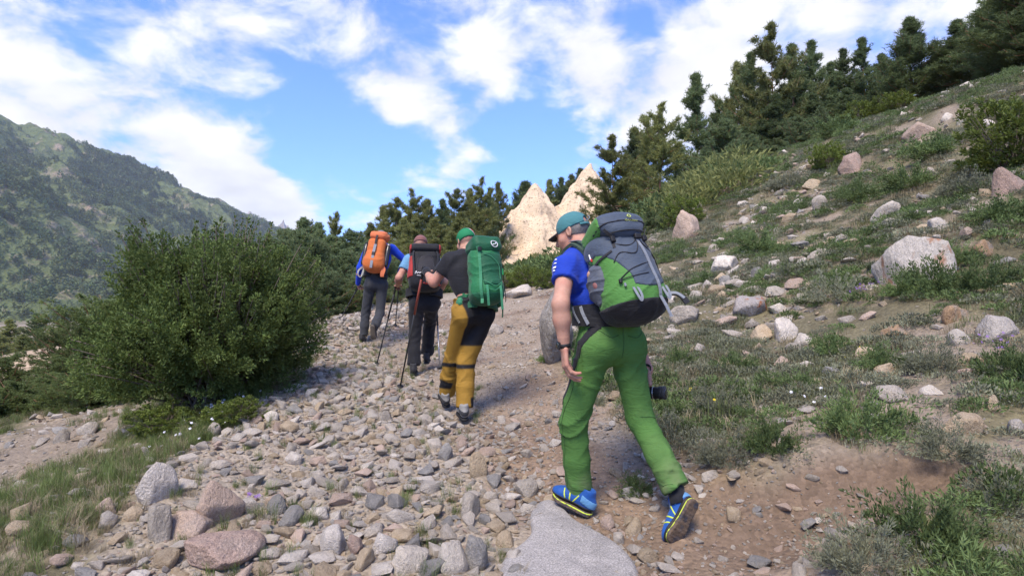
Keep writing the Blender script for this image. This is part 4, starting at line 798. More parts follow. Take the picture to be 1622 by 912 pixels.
def cap(a, b, ra, rb, k=.02, op='+'):
    a = np.array(a, float); b = np.array(b, float); ab = b-a; L2 = max(ab@ab, 1e-9); r = max(ra, rb)
    def fn(p):
        t = np.clip(((p-a)@ab)/L2, 0, 1); return np.linalg.norm(p-a-t[..., None]*ab, axis=-1)-(ra+(rb-ra)*t)
    return (fn, np.minimum(a, b)-r, np.maximum(a, b)+r, k, op)
def fcap(a, b, ra, rb, ax, ratio, k=.02, op='+'):
    """capsule flattened along the unit vector ax by ratio"""
    a = np.array(a, float); b = np.array(b, float); ab = b-a; L2 = max(ab@ab, 1e-9); r = max(ra, rb); ax = nrm(ax)
    def fn(p):
        t = np.clip(((p-a)@ab)/L2, 0, 1); q = p-a-t[..., None]*ab; w = q@ax; q = q+(w*(1/ratio-1))[..., None]*ax
        return (np.linalg.norm(q, axis=-1)-(ra+(rb-ra)*t))*ratio**.5
    return (fn, np.minimum(a, b)-r, np.maximum(a, b)+r, k, op)
def ell(c, R, rad, k=.02, op='+'):
    c = np.array(c, float); R = np.eye(3) if R is None else np.array(R); rad = np.array(rad, float); m = np.full(3, rad.max())
    def fn(p):
        q = (p-c)@R.T; k0 = np.linalg.norm(q/rad, axis=-1); k1 = np.linalg.norm(q/rad**2, axis=-1)+1e-6; return k0*(k0-1)/k1
    return (fn, c-m, c+m, k, op)
def rbox(c, R, half, r, k=.02, op='+'):
    c = np.array(c, float); R = np.eye(3) if R is None else np.array(R); half = np.array(half, float); m = np.full(3, np.linalg.norm(half)+.01)
    def fn(p):
        q = np.abs((p-c)@R.T)-(half-r); return np.linalg.norm(np.maximum(q, 0), axis=-1)+np.minimum(q.max(-1), 0)-r
    return (fn, c-m, c+m, k, op)
def loft(secs, k=.03):
    """secs: (centre, right, half width, forward, half depth)"""
    out = []
    for (c0, r0, a0, f0, b0), (c1, r1, a1, f1, b1) in zip(secs[:-1], secs[1:]):
        c0, c1 = np.array(c0, float), np.array(c1, float); ab = c1-c0; L2 = ab@ab; m = max(a0, a1, b0, b1)
        def fn(p, c0=c0, ab=ab, L2=L2, r0=r0, r1=r1, f0=f0, f1=f1, a0=a0, a1=a1, b0=b0, b1=b1):
            t = np.clip(((p-c0)@ab)/L2, 0, 1); q = p-c0-t[..., None]*ab; x = (q@r0)*(1-t)+(q@r1)*t; y = (q@f0)*(1-t)+(q@f1)*t; a = a0+(a1-a0)*t; b = b0+(b1-b0)*t
            rest = np.maximum((q*q).sum(-1)-x*x-y*y, 0); mn = np.minimum(a, b); return (np.sqrt((x/a)**2+(y/b)**2+rest/mn**2)-1)*mn
        out.append((fn, np.minimum(c0, c1)-m, np.maximum(c0, c1)+m, k, '+'))
    return out
def folds(p, axis, freq, seed, warp=1.):
    g = np.random.default_rng(seed); axis = nrm(axis); e = nrm(g.normal(size=(3, 3))); u = (p@axis)*freq
    u = u+warp*(1.1*np.sin(p@e[0]*11+g.random()*6)+.8*np.sin(p@e[1]*19+g.random()*6)+.4*np.sin(p@e[2]*33))
    m = .5+.5*np.sin(p@e[2]*8+p@e[0]*5+g.random()*6)
    return (1-np.abs(np.sin(u)))**2.2*m**1.5*1.3
def ribbon(pts, width, thick, nrmls, sub=6):
    """flat strap through pts, with its flat side facing nrmls"""
    pts = np.asarray(pts, float); n = len(pts); nr = np.asarray(nrmls, float); nr = np.tile(nr, (n, 1)) if nr.ndim == 1 else nr
    t = np.arange(n); tt = np.linspace(0, n-1, (n-1)*sub+1)
    def cr(A):
        i = np.clip(tt.astype(int), 0, n-2); f = (tt-i)[:, None]; g = lambda k: A[np.clip(i+k, 0, n-1)]
        return .5*((2*g(0))+(-g(-1)+g(1))*f+(2*g(-1)-5*g(0)+4*g(1)-g(2))*f**2+(-g(-1)+3*g(0)-3*g(1)+g(2))*f**3)
    p = cr(pts); q = nrm(cr(nr)); tg = nrm(np.gradient(p, axis=0)); s = nrm(np.cross(tg, q)); q = np.cross(s, tg); w = np.broadcast_to(np.asarray(width, float), (n,)); w = np.interp(tt, t, w)[:, None]
    V = np.stack([p-s*w/2-q*thick/2, p+s*w/2-q*thick/2, p+s*w/2+q*thick/2, p-s*w/2+q*thick/2], 1).reshape(-1, 3); m = len(p); F = []
    for i in range(m-1):
        for k in range(4): F.append((i*4+k, i*4+(k+1) % 4, i*4+4+(k+1) % 4, i*4+4+k))
    F.append((3, 2, 1, 0)); F.append((m*4-4, m*4-3, m*4-2, m*4-1)); return V, np.array(F)
def spline(pts, sub=8):
    pts = np.asarray(pts, float); n = len(pts); tt = np.linspace(0, n-1, (n-1)*sub+1); i = np.clip(tt.astype(int), 0, n-2); f = (tt-i)[:, None]; g = lambda k: pts[np.clip(i+k, 0, n-1)]
    return .5*((2*g(0))+(-g(-1)+g(1))*f+(2*g(-1)-5*g(0)+4*g(1)-g(2))*f**2+(-g(-1)+3*g(0)-3*g(1)+g(2))*f**3)
def tube(pts, r, sides=8, sub=6):
    p = spline(pts, sub) if sub else np.asarray(pts, float); rr = np.interp(np.linspace(0, 1, len(p)), np.linspace(0, 1, np.size(r)), np.atleast_1d(r)) if np.size(r) > 1 else np.full(len(p), float(r))
    V, F = tubes([(p, rr)], sides); n = len(V); V = np.r_[V, p[:1], p[-1:]]; T = []
    for k in range(sides): T.append((n, (k+1) % sides, k)); T.append((n+1, n-sides+k, n-sides+(k+1) % sides))
    return V, [F, np.array(T)]
def join(ms):
    V = []; F4 = []; F3 = []; o = 0
    for v, f in ms:
        for q in (f if isinstance(f, list) else [f]):
            q = np.asarray(q); (F4 if q.shape[1] == 4 else F3).append(q+o)
        V.append(v); o += len(v)
    return np.concatenate(V), [x for x in ([np.concatenate(F4)] if F4 else [])+([np.concatenate(F3)] if F3 else [])]
# ------------------------------------------------------------------ cloth and skin materials
def cloth(name, c, rough=.8, var=.10, bump=.25, bscale=220, sheen=.1, m=None, crease=.30):
    m = m or mat(name, c, rough, var=var, vscale=5, bump=bump, bscale=bscale, spec=.25, sheen=sheen); t = m.node_tree; L = t.links.new; b = t.nodes['Principled BSDF']; tc = [n for n in t.nodes if n.type == 'TEX_COORD'][0]
    mp = N(t, 'ShaderNodeMapping'); mp.inputs['Rotation'].default_value = (.3, .5, .2); mp.inputs['Scale'].default_value = (8, 11, 20); L(tc.outputs['Object'], mp.inputs[0])
    n = N(t, 'ShaderNodeTexNoise'); L(mp.outputs[0], n.inputs['Vector']); n.inputs['Scale'].default_value = 1; n.inputs['Detail'].default_value = 3; n.inputs['Distortion'].default_value = 1.6
    a = N(t, 'ShaderNodeMath', operation='SUBTRACT'); L(n.outputs[0], a.inputs[0]); a.inputs[1].default_value = .5; ab = N(t, 'ShaderNodeMath', operation='ABSOLUTE'); L(a.outputs[0], ab.inputs[0])
    bp = N(t, 'ShaderNodeBump', invert=True); bp.inputs['Strength'].default_value = crease; bp.inputs['Distance'].default_value = .03; L(ab.outputs[0], bp.inputs['Height'])
    old = b.inputs['Normal'].links[0].from_node if b.inputs['Normal'].links else None
    if old: L(bp.outputs[0], old.inputs['Normal'])
    else: L(bp.outputs[0], b.inputs['Normal'])
    return m
SKIN = mat('skin', (.46, .25, .175), .62, var=.16, vscale=26, bump=.3, bscale=140, spec=.35, c2=(.44, .20, .14), c2scale=9); SKIN.node_tree.nodes['Principled BSDF'].inputs['Subsurface Weight'].default_value = .04; SKIN.node_tree.nodes['Principled BSDF'].inputs['Subsurface Radius'].default_value = (.01, .004, .002)
GREEN = cloth('green_trouser_cloth', (.080, .185, .042)); BLACKC = cloth('black_cloth', (.014, .014, .017)); BLUE = cloth('blue_shirt_cloth', (.008, .038, .34)); TEAL = cloth('teal_cap_cloth', (.055, .18, .19)); GREYH_ = mat('grey_hair', (.20, .18, .16), .8, var=.4, vscale=60, bump=.8, bscale=180)
PGREEN = cloth('pack_green', (.07, .20, .04), .7); PGREY = cloth('pack_slate', (.055, .072, .10), .65); PBLACK = cloth('pack_black', (.012, .012, .014), .7); STRAP = cloth('strap_grey', (.20, .215, .235), .7, bscale=500); STRAPB = cloth('strap_black', (.02, .02, .022), .7, bscale=500); MESHP = cloth('mesh_pocket', (.075, .085, .105), .6, .5, .3, 300)
RUBBER = mat('black_rubber', (.015, .015, .016), .6); METAL = mat('dull_metal', (.35, .35, .36), .35, spec=.6); METAL.node_tree.nodes['Principled BSDF'].inputs['Metallic'].default_value = .8
LIME = mat('lime_trim', (.50, .58, .06), .6); SHOEB = cloth('blue_shoe', (.012, .07, .27), .6, .25, .4, 300); SHOEL = cloth('pale_blue_shoe', (.10, .24, .42), .6); MUD = mat('muddy_sole', (.13, .09, .06), .9, var=.4, vscale=40, bump=.8, bscale=70, c2=(.05, .05, .06), c2scale=25)
SHOEG = cloth('grey_shoe', (.24, .23, .21), .7, .2); SHOEK = cloth('dark_shoe', (.03, .03, .032), .7, .2); WHITE = mat('white_print', (.7, .7, .7), .6)
def gsnap(g, F, pts, off=.001):
    """move points onto the zero surface of a sampled field"""
    def tri(p):
        q = np.clip((p-g.lo)/g.h, 0, g.n-1.001); i = q.astype(int); f = q-i; r = 0
        for a in (0, 1):
            for b in (0, 1):
                for c in (0, 1): r = r+F[i[:, 0]+a, i[:, 1]+b, i[:, 2]+c]*(f[:, 0] if a else 1-f[:, 0])*(f[:, 1] if b else 1-f[:, 1])*(f[:, 2] if c else 1-f[:, 2])
        return r
    p = np.array(pts, float); E = np.eye(3)*g.h
    for _ in range(6):
        gr = nrm(np.stack([tri(p+e)-tri(p-e) for e in E], -1)); p = p-gr*(tri(p)-off)[:, None]*.8
    return p
# ------------------------------------------------------------------ body pieces
def head_prims(c, R):
    L = lambda x, y, z: c+np.array([x, y, z])@R
    pr = [ell(L(0, -.012, .03), R, (.077, .096, .086), .02), ell(L(0, .042, -.03), R, (.058, .055, .085), .03), ell(L(0, .034, -.085), R, (.045, .055, .032), .025),
          cap(L(0, .096, .002), L(0, .116, -.036), .009, .014, .012), cap(L(-.034, .086, .016), L(.034, .086, .016), .012, .012, .015), cap(L(-.045, .06, -.03), L(-.03, .075, -.045), .022, .02, .03), cap(L(.045, .06, -.03), L(.03, .075, -.045), .022, .02, .03)]
    for s in (-1, 1):
        pr += [ell(L(.031*s, .101, -.003), R, (.017, .016, .011), .01, '-'), ell(L(.031*s, .084, -.003), R, (.012, .012, .012), .004), cap(L(.004*s, .094, -.061), L(.022*s, .087, -.063), .007, .004, .006), cap(L(.004*s, .092, -.072), L(.02*s, .086, -.071), .008, .004, .006)]
        Re = basis(R[2]+R[1]*-.15, R[1]+R[0]*-.35*s)
        pr += [ell(L(.080*s, -.006, -.004), Re, (.009, .021, .033), .008), ell(L(.086*s, -.002, -.002), Re, (.006, .010, .018), .006, '-')]
    return pr
def hand_prims(w, f, n, s, curl=(.5, .6, .4), spread=.05, sc=1., thumb=(.75, .55, .3)):
    """w wrist, f towards knuckles, n palm side, s thumb side"""
    f, n, s = nrm(f), nrm(n), nrm(s); pr = []
    lens = [(.043, .026, .022), (.047, .030, .023), (.044, .028, .022), (.035, .021, .019)]
    for k in range(4):
        o = (.027-.018*k)*sc; kn = w+f*(.088-.006*abs(k-1.2))*sc+s*o+n*(.004 if k in (0, 3) else 0); pr.append(fcap(w+s*o*.7+f*.012, kn, .015*sc, .0125*sc, n, .82, .014))
        d = f+s*spread*(1.5-k)*.6; a = 0; p = kn
        for i, l in enumerate(lens[k]):
            a += curl[i]*(1+.12*k); dd = nrm(nrm(d)*math.cos(a)+n*math.sin(a)); q = p+dd*l*sc*1.08; pr.append(cap(p, q, (.0098-.0011*i)*sc, (.0090-.0011*i)*sc, .005)); p = q
    b = w+f*.022*sc+s*.026*sc+n*.006; d = nrm(f*thumb[0]+s*thumb[1]+n*thumb[2]); p1 = b+d*.036*sc; d2 = nrm(d+n*.35+f*.2-s*.25); p2 = p1+d2*.030*sc; p3 = p2+nrm(d2+n*.2)*.022*sc
    pr += [cap(w+f*.01, p1, .016*sc, .0125*sc, .014), cap(p1, p2, .0118*sc, .0105*sc, .006), cap(p2, p3, .0105*sc, .0085*sc, .005)]
    return pr
def body_mesh(J, h=.009):
    """the whole body as one surface: head, neck, trunk, arms, hands, legs"""
    rh = nrm(J['hipR']-J['hipL']); rs = nrm(J['shR']-J['shL']); up = nrm(J['neck']-J['pelvis']); fh = nrm(np.cross(up, rh)); fs = nrm(np.cross(up, rs)); rh = np.cross(fh, up); rs = np.cross(fs, up)
    waist = J['pelvis']*.55+J['chest']*.45
    pr = loft([(J['pelvis'], rh, .15, fh, .10), (waist, rs*.5+rh*.5, .125, fs*.5+fh*.5, .088), (J['chest'], rs, .155, fs, .105), (J['neck']*.8+J['chest']*.2, rs, .10, fs, .07)], .04)
    for s in 'LR':
        sh, el_, wr, hp, kn, an = (J[q+s] for q in ('sh', 'el', 'wr', 'hip', 'kn', 'an'))
        pr += [cap(J['neck'], sh, .05, .052, .04), cap(sh, el_, .054, .044, .02), cap(el_, el_*.65+wr*.35, .042, .044, .035), cap(el_*.65+wr*.35, wr, .044, .030, .035), cap(hp, kn, .085, .055, .03), cap(kn, kn*.6+an*.4, .053, .055, .02), cap(kn*.6+an*.4, an, .052, .036, .02)]
    pr.append(cap(J['neck']-up*.02, J['head']+(-J['hR'][2]*.07-J['hR'][1]*.03), .060, .054, .03))
    ms = []
    g = Grid(*bounds(pr), h); ms.append(g.mesh(g.field(pr)))
    hp_ = head_prims(J['head'], J['hR'])+[cap(J['neck']*.5+J['head']*.5, J['head']+(-J['hR'][2]*.07-J['hR'][1]*.03), .056, .054, .02)]; g = Grid(*bounds(hp_), h*.55); ms.append(g.mesh(g.field(hp_)))
    for s in 'LR':
        if 'hand'+s in J:
            hd = J['hand'+s]; hp_ = hand_prims(J['wr'+s], **hd)+[cap(J['wr'+s]*.75+J['el'+s]*.25, J['wr'+s], .036, .028, .012)]; g = Grid(*bounds(hp_), h*.42); ms.append(g.mesh(g.field(hp_)))
    return join(ms)
def shirt_prims(J, infl=.012, sleeve=.6, sr=(.070, .068)):
    rh = nrm(J['hipR']-J['hipL']); rs = nrm(J['shR']-J['shL']); up = nrm(J['neck']-J['pelvis']); fh = nrm(np.cross(up, rh)); fs = nrm(np.cross(up, rs)); rh = np.cross(fh, up); rs = np.cross(fs, up); waist = J['pelvis']*.3+J['chest']*.7; i = infl
    pr = loft([(J['pelvis']+up*.13, rh, .145+i, fh, .10+i), (waist, rs*.5+rh*.5, .15+i, fs*.5+fh*.5, .105+i), (J['chest'], rs, .17+i, fs, .118+i), (J['neck']*.72+J['chest']*.28, rs, .115+i, fs, .075+i)], .05)
    for s in 'LR':
        sh, el_, wr = J['sh'+s], J['el'+s], J['wr'+s]; pr += [cap(J['neck']-up*.02, sh, .055+i, .056+i, .05)]
        if sleeve <= 1: pr += [cap(sh, sh+(el_-sh)*sleeve, sr[0], sr[1], .03)]
        else: pr += [cap(sh, el_, sr[0], sr[1]*.9, .03), cap(el_, wr-(wr-el_)*.04, sr[1]*.9, .042, .015)]
    return pr
def shoe(parent, c, R, upper_m, sole_m, name='shoe', trim=None, L_=1., h=.006, heel_m=None):
    """c: middle of the sole, R rows right/forward/up"""
    up = [ell((0, -.080, .048), None, (.036, .052, .052), .02), ell((0, 0, .046), None, (.040, .10, .042), .03), ell((0, .085, .030), None, (.045, .062, .034), .03), cap((0, -.055, .07), (0, -.07, .105), .043, .041, .02), rbox((0, 0, -.03), None, (.1, .2, .03), .001, .006, '-'), ell((0, -.066, .135), None, (.033, .04, .03), .01, '-')]
    g = Grid((-.07, -.16, -.03), (.07, .17, .16), h); F = g.field(up); W_ = lambda V: c+(V*np.array([1, L_, 1]))@R; V, Q = g.mesh(F)
    root = part(name, W_(V), Q, upper_m, parent); x, y, z = g.P[..., 0], g.P[..., 1], g.P[..., 2]
    d2 = np.minimum(np.minimum(np.hypot(x, np.clip(y, -.085, -.02)-y)-.039, np.hypot(x-.001, np.clip(y, -.03, .085)-y)-(.038+.012*np.clip((y+.02)/.1, 0, 1))), 9)
    zb = -.012-.012*np.clip((y-.06)/.08, 0, 1)*-1.2; S = np.maximum(d2, np.abs(z-zb+.002)-.013); S = S+.0012*np.sin(y*300)*(z < -.018); V, Q = g.mesh(S.astype(np.float32)); part('sole', W_(V), Q, sole_m, root)
    if trim is not None:
        T = np.maximum(F-.0028, .02-z); reg = np.full(F.shape, 9., np.float32)
        for y0, sl in ((.055, .5), (.022, .2), (-.012, -.5)): reg = np.minimum(reg, np.abs(y-y0-sl*(z-.04))-.005)
        T = np.maximum(np.maximum(T, reg), z-.075); V, Q = g.mesh(T); part('trim', W_(V), Q, trim, root)
        E = np.maximum(np.maximum(np.maximum(F-.003, np.abs(z-.012)-.012), -9), -1); V, Q = g.mesh(np.maximum(E, np.abs(x)-.2)); part('rand', W_(V), Q, RUBBER, root)
        E = np.maximum(d2-.0015, np.abs(z-zb-.006)-.004); V, Q = g.mesh(E.astype(np.float32)); part('midsole', W_(V), Q, trim, root)
    if heel_m is not None:
        E = np.maximum(np.maximum(F-.003, y+.045), np.maximum(np.abs(z-.05-.3*(y+.1))-.022, -1)); V, Q = g.mesh(E); part('heel_cup', W_(V), Q, heel_m, root)
    return root
def cap_hat(parent, c, R, m, name='cap', back_open=True):
    g = Grid((-.12, -.15, -.06), (.12, .24, .16), .005); pr = [ell((0, -.012, .034), None, (.088, .106, .094), .02)]; F = g.field(pr); x, y, z = g.P[..., 0], g.P[..., 1], g.P[..., 2]
    C_ = np.maximum(F, .016-.10*y-z)
    if back_open: C_ = np.maximum(C_, -(np.sqrt((x/.040)**2+((z-.040)/.030)**2+((y+.11)/.05)**2)-1)*.03)
    C_ = C_-.0025*folds(g.P, (0, 1, .3), 40, 3, .5)*(F > -.01); V, Q = g.mesh(C_.astype(np.float32)); W_ = lambda V: c+V@R; root = part(name, W_(V), Q, m, parent)
    B = np.maximum(np.maximum((np.sqrt((x/.082)**2+((y-.075)/.085)**2)-1)*.08, np.abs(z-.030+3.6*x*x+.25*(y-.08))-.0045), .070-y); V, Q = g.mesh(B.astype(np.float32)); part('brim', W_(V), Q, BLACKC if back_open else m, root)
    if back_open:
        a = np.linspace(-.85, .85, 9); V, Q = ribbon(np.array([(math.sin(t)*.086, -.012-math.cos(t)*.106, .016) for t in a]), .014, .003, np.array([(math.sin(t), -math.cos(t), 0) for t in a]), 3); part('strap', W_(V), Q, m, root)
        V, Q = tube([W_(np.array(p)) for p in ((-.03, -.118, .03), (0, -.130, .045), (.02, -.125, .065), (.03, -.112, .07))], .0025); part('cord', V, Q, STRAP, root)
    return root
def hair(parent, c, R, m, zmax=.05):
    g = Grid((-.1, -.13, -.09), (.1, .1, .13), .005); F = g.field([ell((0, -.012, .03), None, (.080, .099, .088), .02)]); x, y, z = g.P[..., 0], g.P[..., 1], g.P[..., 2]
    F = np.maximum(np.maximum(F, z-zmax), np.maximum(y-.02+.3*(z+.02), -.058-z+.4*np.maximum(y+.05, 0))); F = F-.002*folds(g.P, (.2, 0, 1), 120, 5); V, Q = g.mesh(F.astype(np.float32)); return part('hair', c+V@R, Q, m, parent)
def leg_prims(J, r=((.098, .074), (.072, .066)), hip=(.178, .125), flare=0., k=.035, seat=.085):
    rh = nrm(J['hipR']-J['hipL']); up = nrm(J['neck']-J['pelvis']); up = nrm(up*.5+np.array([0, 0, .5])); fh = nrm(np.cross(up, rh)); pv = J['pelvis']
    hc = (J['hipL']+J['hipR'])/2; pr = loft([(hc+up*.02, rh, hip[0], fh, hip[1]), (pv+up*.10, rh, hip[0]-.006, fh, hip[1]-.002), (pv+up*.17, rh, hip[0]-.012, fh, hip[1]-.006)], .05)
    for s in 'LR':
        hp, kn, an = J['hip'+s], J['kn'+s], J['an'+s]; q = kn*.45+an*.55
        pr += [cap(hp-np.array([0, 0, .02]), kn, r[0][0], r[0][1], k), cap(kn, q, r[0][1], r[1][0], .03), cap(q, an, r[1][0], r[1][1]+flare, .03), ell(hp-fh*.045+np.array([0, 0, .0]), None, (seat, seat, .10), .06)]
    return pr, fh, rh, up
def trousers(parent, J, m, h=.009, colfn=None, amp=1., seed=5, flare=0., top_cut=.15, **kw):
    pr, fh, rh, up = leg_prims(J, flare=flare, **kw); g = Grid(*bounds(pr), h); F = g.field(pr); p = g.P
    for s in 'LR':
        kn, an, hp = J['kn'+s], J['an'+s], J['hip'+s]; ax = nrm(an-kn); t = (p-an)@ax; dist = np.linalg.norm(p-an, axis=-1); F = np.where((dist < .22) & (t > 0), np.maximum(F, t), F)
        wk = np.exp(-(np.linalg.norm(p-kn, axis=-1)/.16)**2); wa = np.exp(-(np.linalg.norm(p-an, axis=-1)/.17)**2); wm = np.exp(-(np.linalg.norm(p-hp-fh*.03+np.array([0, 0, .07]), axis=-1)/.15)**2)
        F -= amp*(.014*wk*folds(p, ax+rh*.5, 24, seed, 1.5)+.026*wa*folds(p, ax*1+fh*.4-rh*.3, 30, seed+1, 1.6)+.020*wm*folds(p, np.array([0, 0, 1.])+rh*(.9 if s == 'L' else -.9), 22, seed+2, 1.3)).astype(np.float32)
    F -= amp*.009*folds(p, np.array([.5, .3, 1]), 13, seed+3, 2.0).astype(np.float32); top = (p-J['pelvis'])@up; F = np.maximum(F, top-top_cut)
    V, Q = g.mesh(F); return part('trousers', V, Q, m, parent, True, None if colfn is None else colfn(V)), g, F
def shirt(parent, J, m, h=.009, seed=8, amp=1., **kw):
    pr = shirt_prims(J, **kw); g = Grid(*bounds(pr), h); F = g.field(pr); p = g.P; up = nrm(J['neck']-J['pelvis']); sl = kw.get('sleeve', .6)
    if sl <= 1:
        for s in 'LR':
            a, b = J['sh'+s], J['el'+s]; ax = nrm(b-a); e = a+(b-a)*sl; t = (p-e)@ax; F = np.where((np.linalg.norm(p-e, axis=-1) < .12) & (t > 0), np.maximum(F, t), F)
            F = np.maximum(F, -np.where(t > -.05, np.linalg.norm(p-a-((p-a)@ax)[..., None]*ax, axis=-1)-.052, 9)*1.0*(np.linalg.norm(p-e, axis=-1) < .10)-9*(np.linalg.norm(p-e, axis=-1) >= .10))
    for s in 'LR': w = np.exp(-(np.linalg.norm(p-J['sh'+s], axis=-1)/.15)**2); F -= (amp*.010*w*folds(p, nrm(J['el'+s]-J['sh'+s])*.6+up*.7, 30, seed)).astype(np.float32)
    F -= (amp*.006*folds(p, up+np.array([.5, .2, 0]), 20, seed+2, 1.4)).astype(np.float32); V, Q = g.mesh(F); return part('shirt', V, Q, m, parent), g, F
class Pack:
    """a backpack in its own frame: x left, y away from the back, z up"""
    def __init__(s, name, o, up, fwd, label, h=.009, sc=(1, 1, 1)):
        s.sc = np.array(sc, float); s.prims = None
        u = nrm(up); f = nrm(np.asarray(fwd)-u*np.dot(fwd, u)); s.o = np.array(o, float); s.R = np.stack([np.cross(-f, u)*1., -f, u]); s.R[0] = np.cross(s.R[1], s.R[2]); s.h = h
        s.root = thing(name, s.o, label, 'backpack'); s.g = None
    def W(s, V): return s.o+(np.asarray(V, float)*s.sc)@s.R
    def grid(s, lo, hi, h=None): s.g = Grid(lo, hi, h or s.h); s.p = s.g.P; s.x, s.y, s.z = s.p[..., 0], s.p[..., 1], s.p[..., 2]
    def add(s, name, F, m, parent=None):
        V, Q = s.g.mesh(F.astype(np.float32)); return part(name, s.W(V), Q, m, parent or s.root)
    def sdf(s, p):
        F = np.full(len(p), .5)
        for fn, lo, hi, k, op in s.prims: d = fn(p); hh = np.maximum(k-np.abs(F-d), 0)/k; F = np.minimum(F, d)-hh*hh*k*.25
        return F
    def snap(s, p, off):
        p = np.array(p, float); E = np.eye(3)*.002
        for _ in range(5):
            d = s.sdf(p); g = np.stack([(s.sdf(p+e)-s.sdf(p-e))/.004 for e in E], -1); g = nrm(g); p = p-g*(d-off)[:, None]*.9
        return p, g
    def lay(s, name, pts, w, m, off=.010, th=.004, parent=None, free=0):
        """strap lying on the pack's surface; the last free points hang clear of it"""
        pts = np.asarray(pts, float); n = len(pts)-free; d = spline(pts[:n], 5); d, g = s.snap(d, off)
        if free: t = pts[n:]; d = np.r_[d, t]; g = np.r_[g, np.tile(g[-1], (free, 1))]
        V, Q = ribbon(s.W(d), w, th, nrm(g@s.R), 2); return part(name, V, Q, m, parent or s.root, False)
    def lay_cord(s, name, pts, r, m, off=.009, parent=None):
        d, g = s.snap(spline(np.asarray(pts, float), 6), off); V, Q = tube(s.W(d), r, 6, 0); return part(name, V, Q, m, parent or s.root)
    def strap(s, name, pts, w, m, nr, th=.003, parent=None, sub=6):
        V, Q = ribbon(s.W(pts), w, th, np.asarray(nr, float)@s.R, sub); return part(name, V, Q, m, parent or s.root, False)
    def cord(s, name, pts, r, m, parent=None, sub=6):
        V, Q = tube(s.W(pts), r, 6, sub); return part(name, V, Q, m, parent or s.root)
    def box(s, name, c, half, m, r=.004, R=None, parent=None):
        g = Grid(np.array(c)-np.array(half).max()-.012, np.array(c)+np.array(half).max()+.012, max(.0025, min(half)/2.2)); V, Q = g.mesh(g.field([rbox(c, R, half, r)])); return part(name, s.W(V), Q, m, parent or s.root)
def pole(top, tip, label, m_low=None, m_mid=None, group='trekking poles', r=.0115, mid=.42):
    top, tip = np.array(top, float), np.array(tip, float); t = nrm(tip-top); root = thing('trekking_pole', tip, label, 'trekking pole', group); L_ = np.linalg.norm(tip-top)
    V, F = tube([top+t*.12, top+t*L_*mid], r*1.05, 8, 1); part('upper_shaft', V, F, m_mid or SHOEK, root); V, F = tube([top+t*L_*mid, tip-t*.05], [r*.9, r*.75], 8, 1); part('lower_shaft', V, F, m_low or SHOEK, root)
    V, F = tube([top-t*.01, top+t*.02, top+t*.06, top+t*.13], [.015, .019, .015, .012], 8, 4); part('grip', V, F, RUBBER, root)
    b = tip-t*.055; V, F = tube([b-t*.006, b, b+t*.006], [.012, .036, .02], 10, 2); part('basket', V, F, RUBBER, root); V, F = tube([tip-t*.05, tip+t*.01], [.005, .003], 6, 1); part('tip', V, F, METAL, root)
    a = top+t*.03; s = nrm(np.cross(t, [0, 1, .2])); V, F = tube([a, a+s*.05+t*.05, a+s*.055+t*.11, a+s*.02+t*.14, a+t*.03], .004, 6, 5); part('wrist_strap', V, F, STRAPB, root); return root
def ground_at(px, py, d): q = P(px, py, d); return np.array([q[0], q[1], H1(q[0], q[1])])
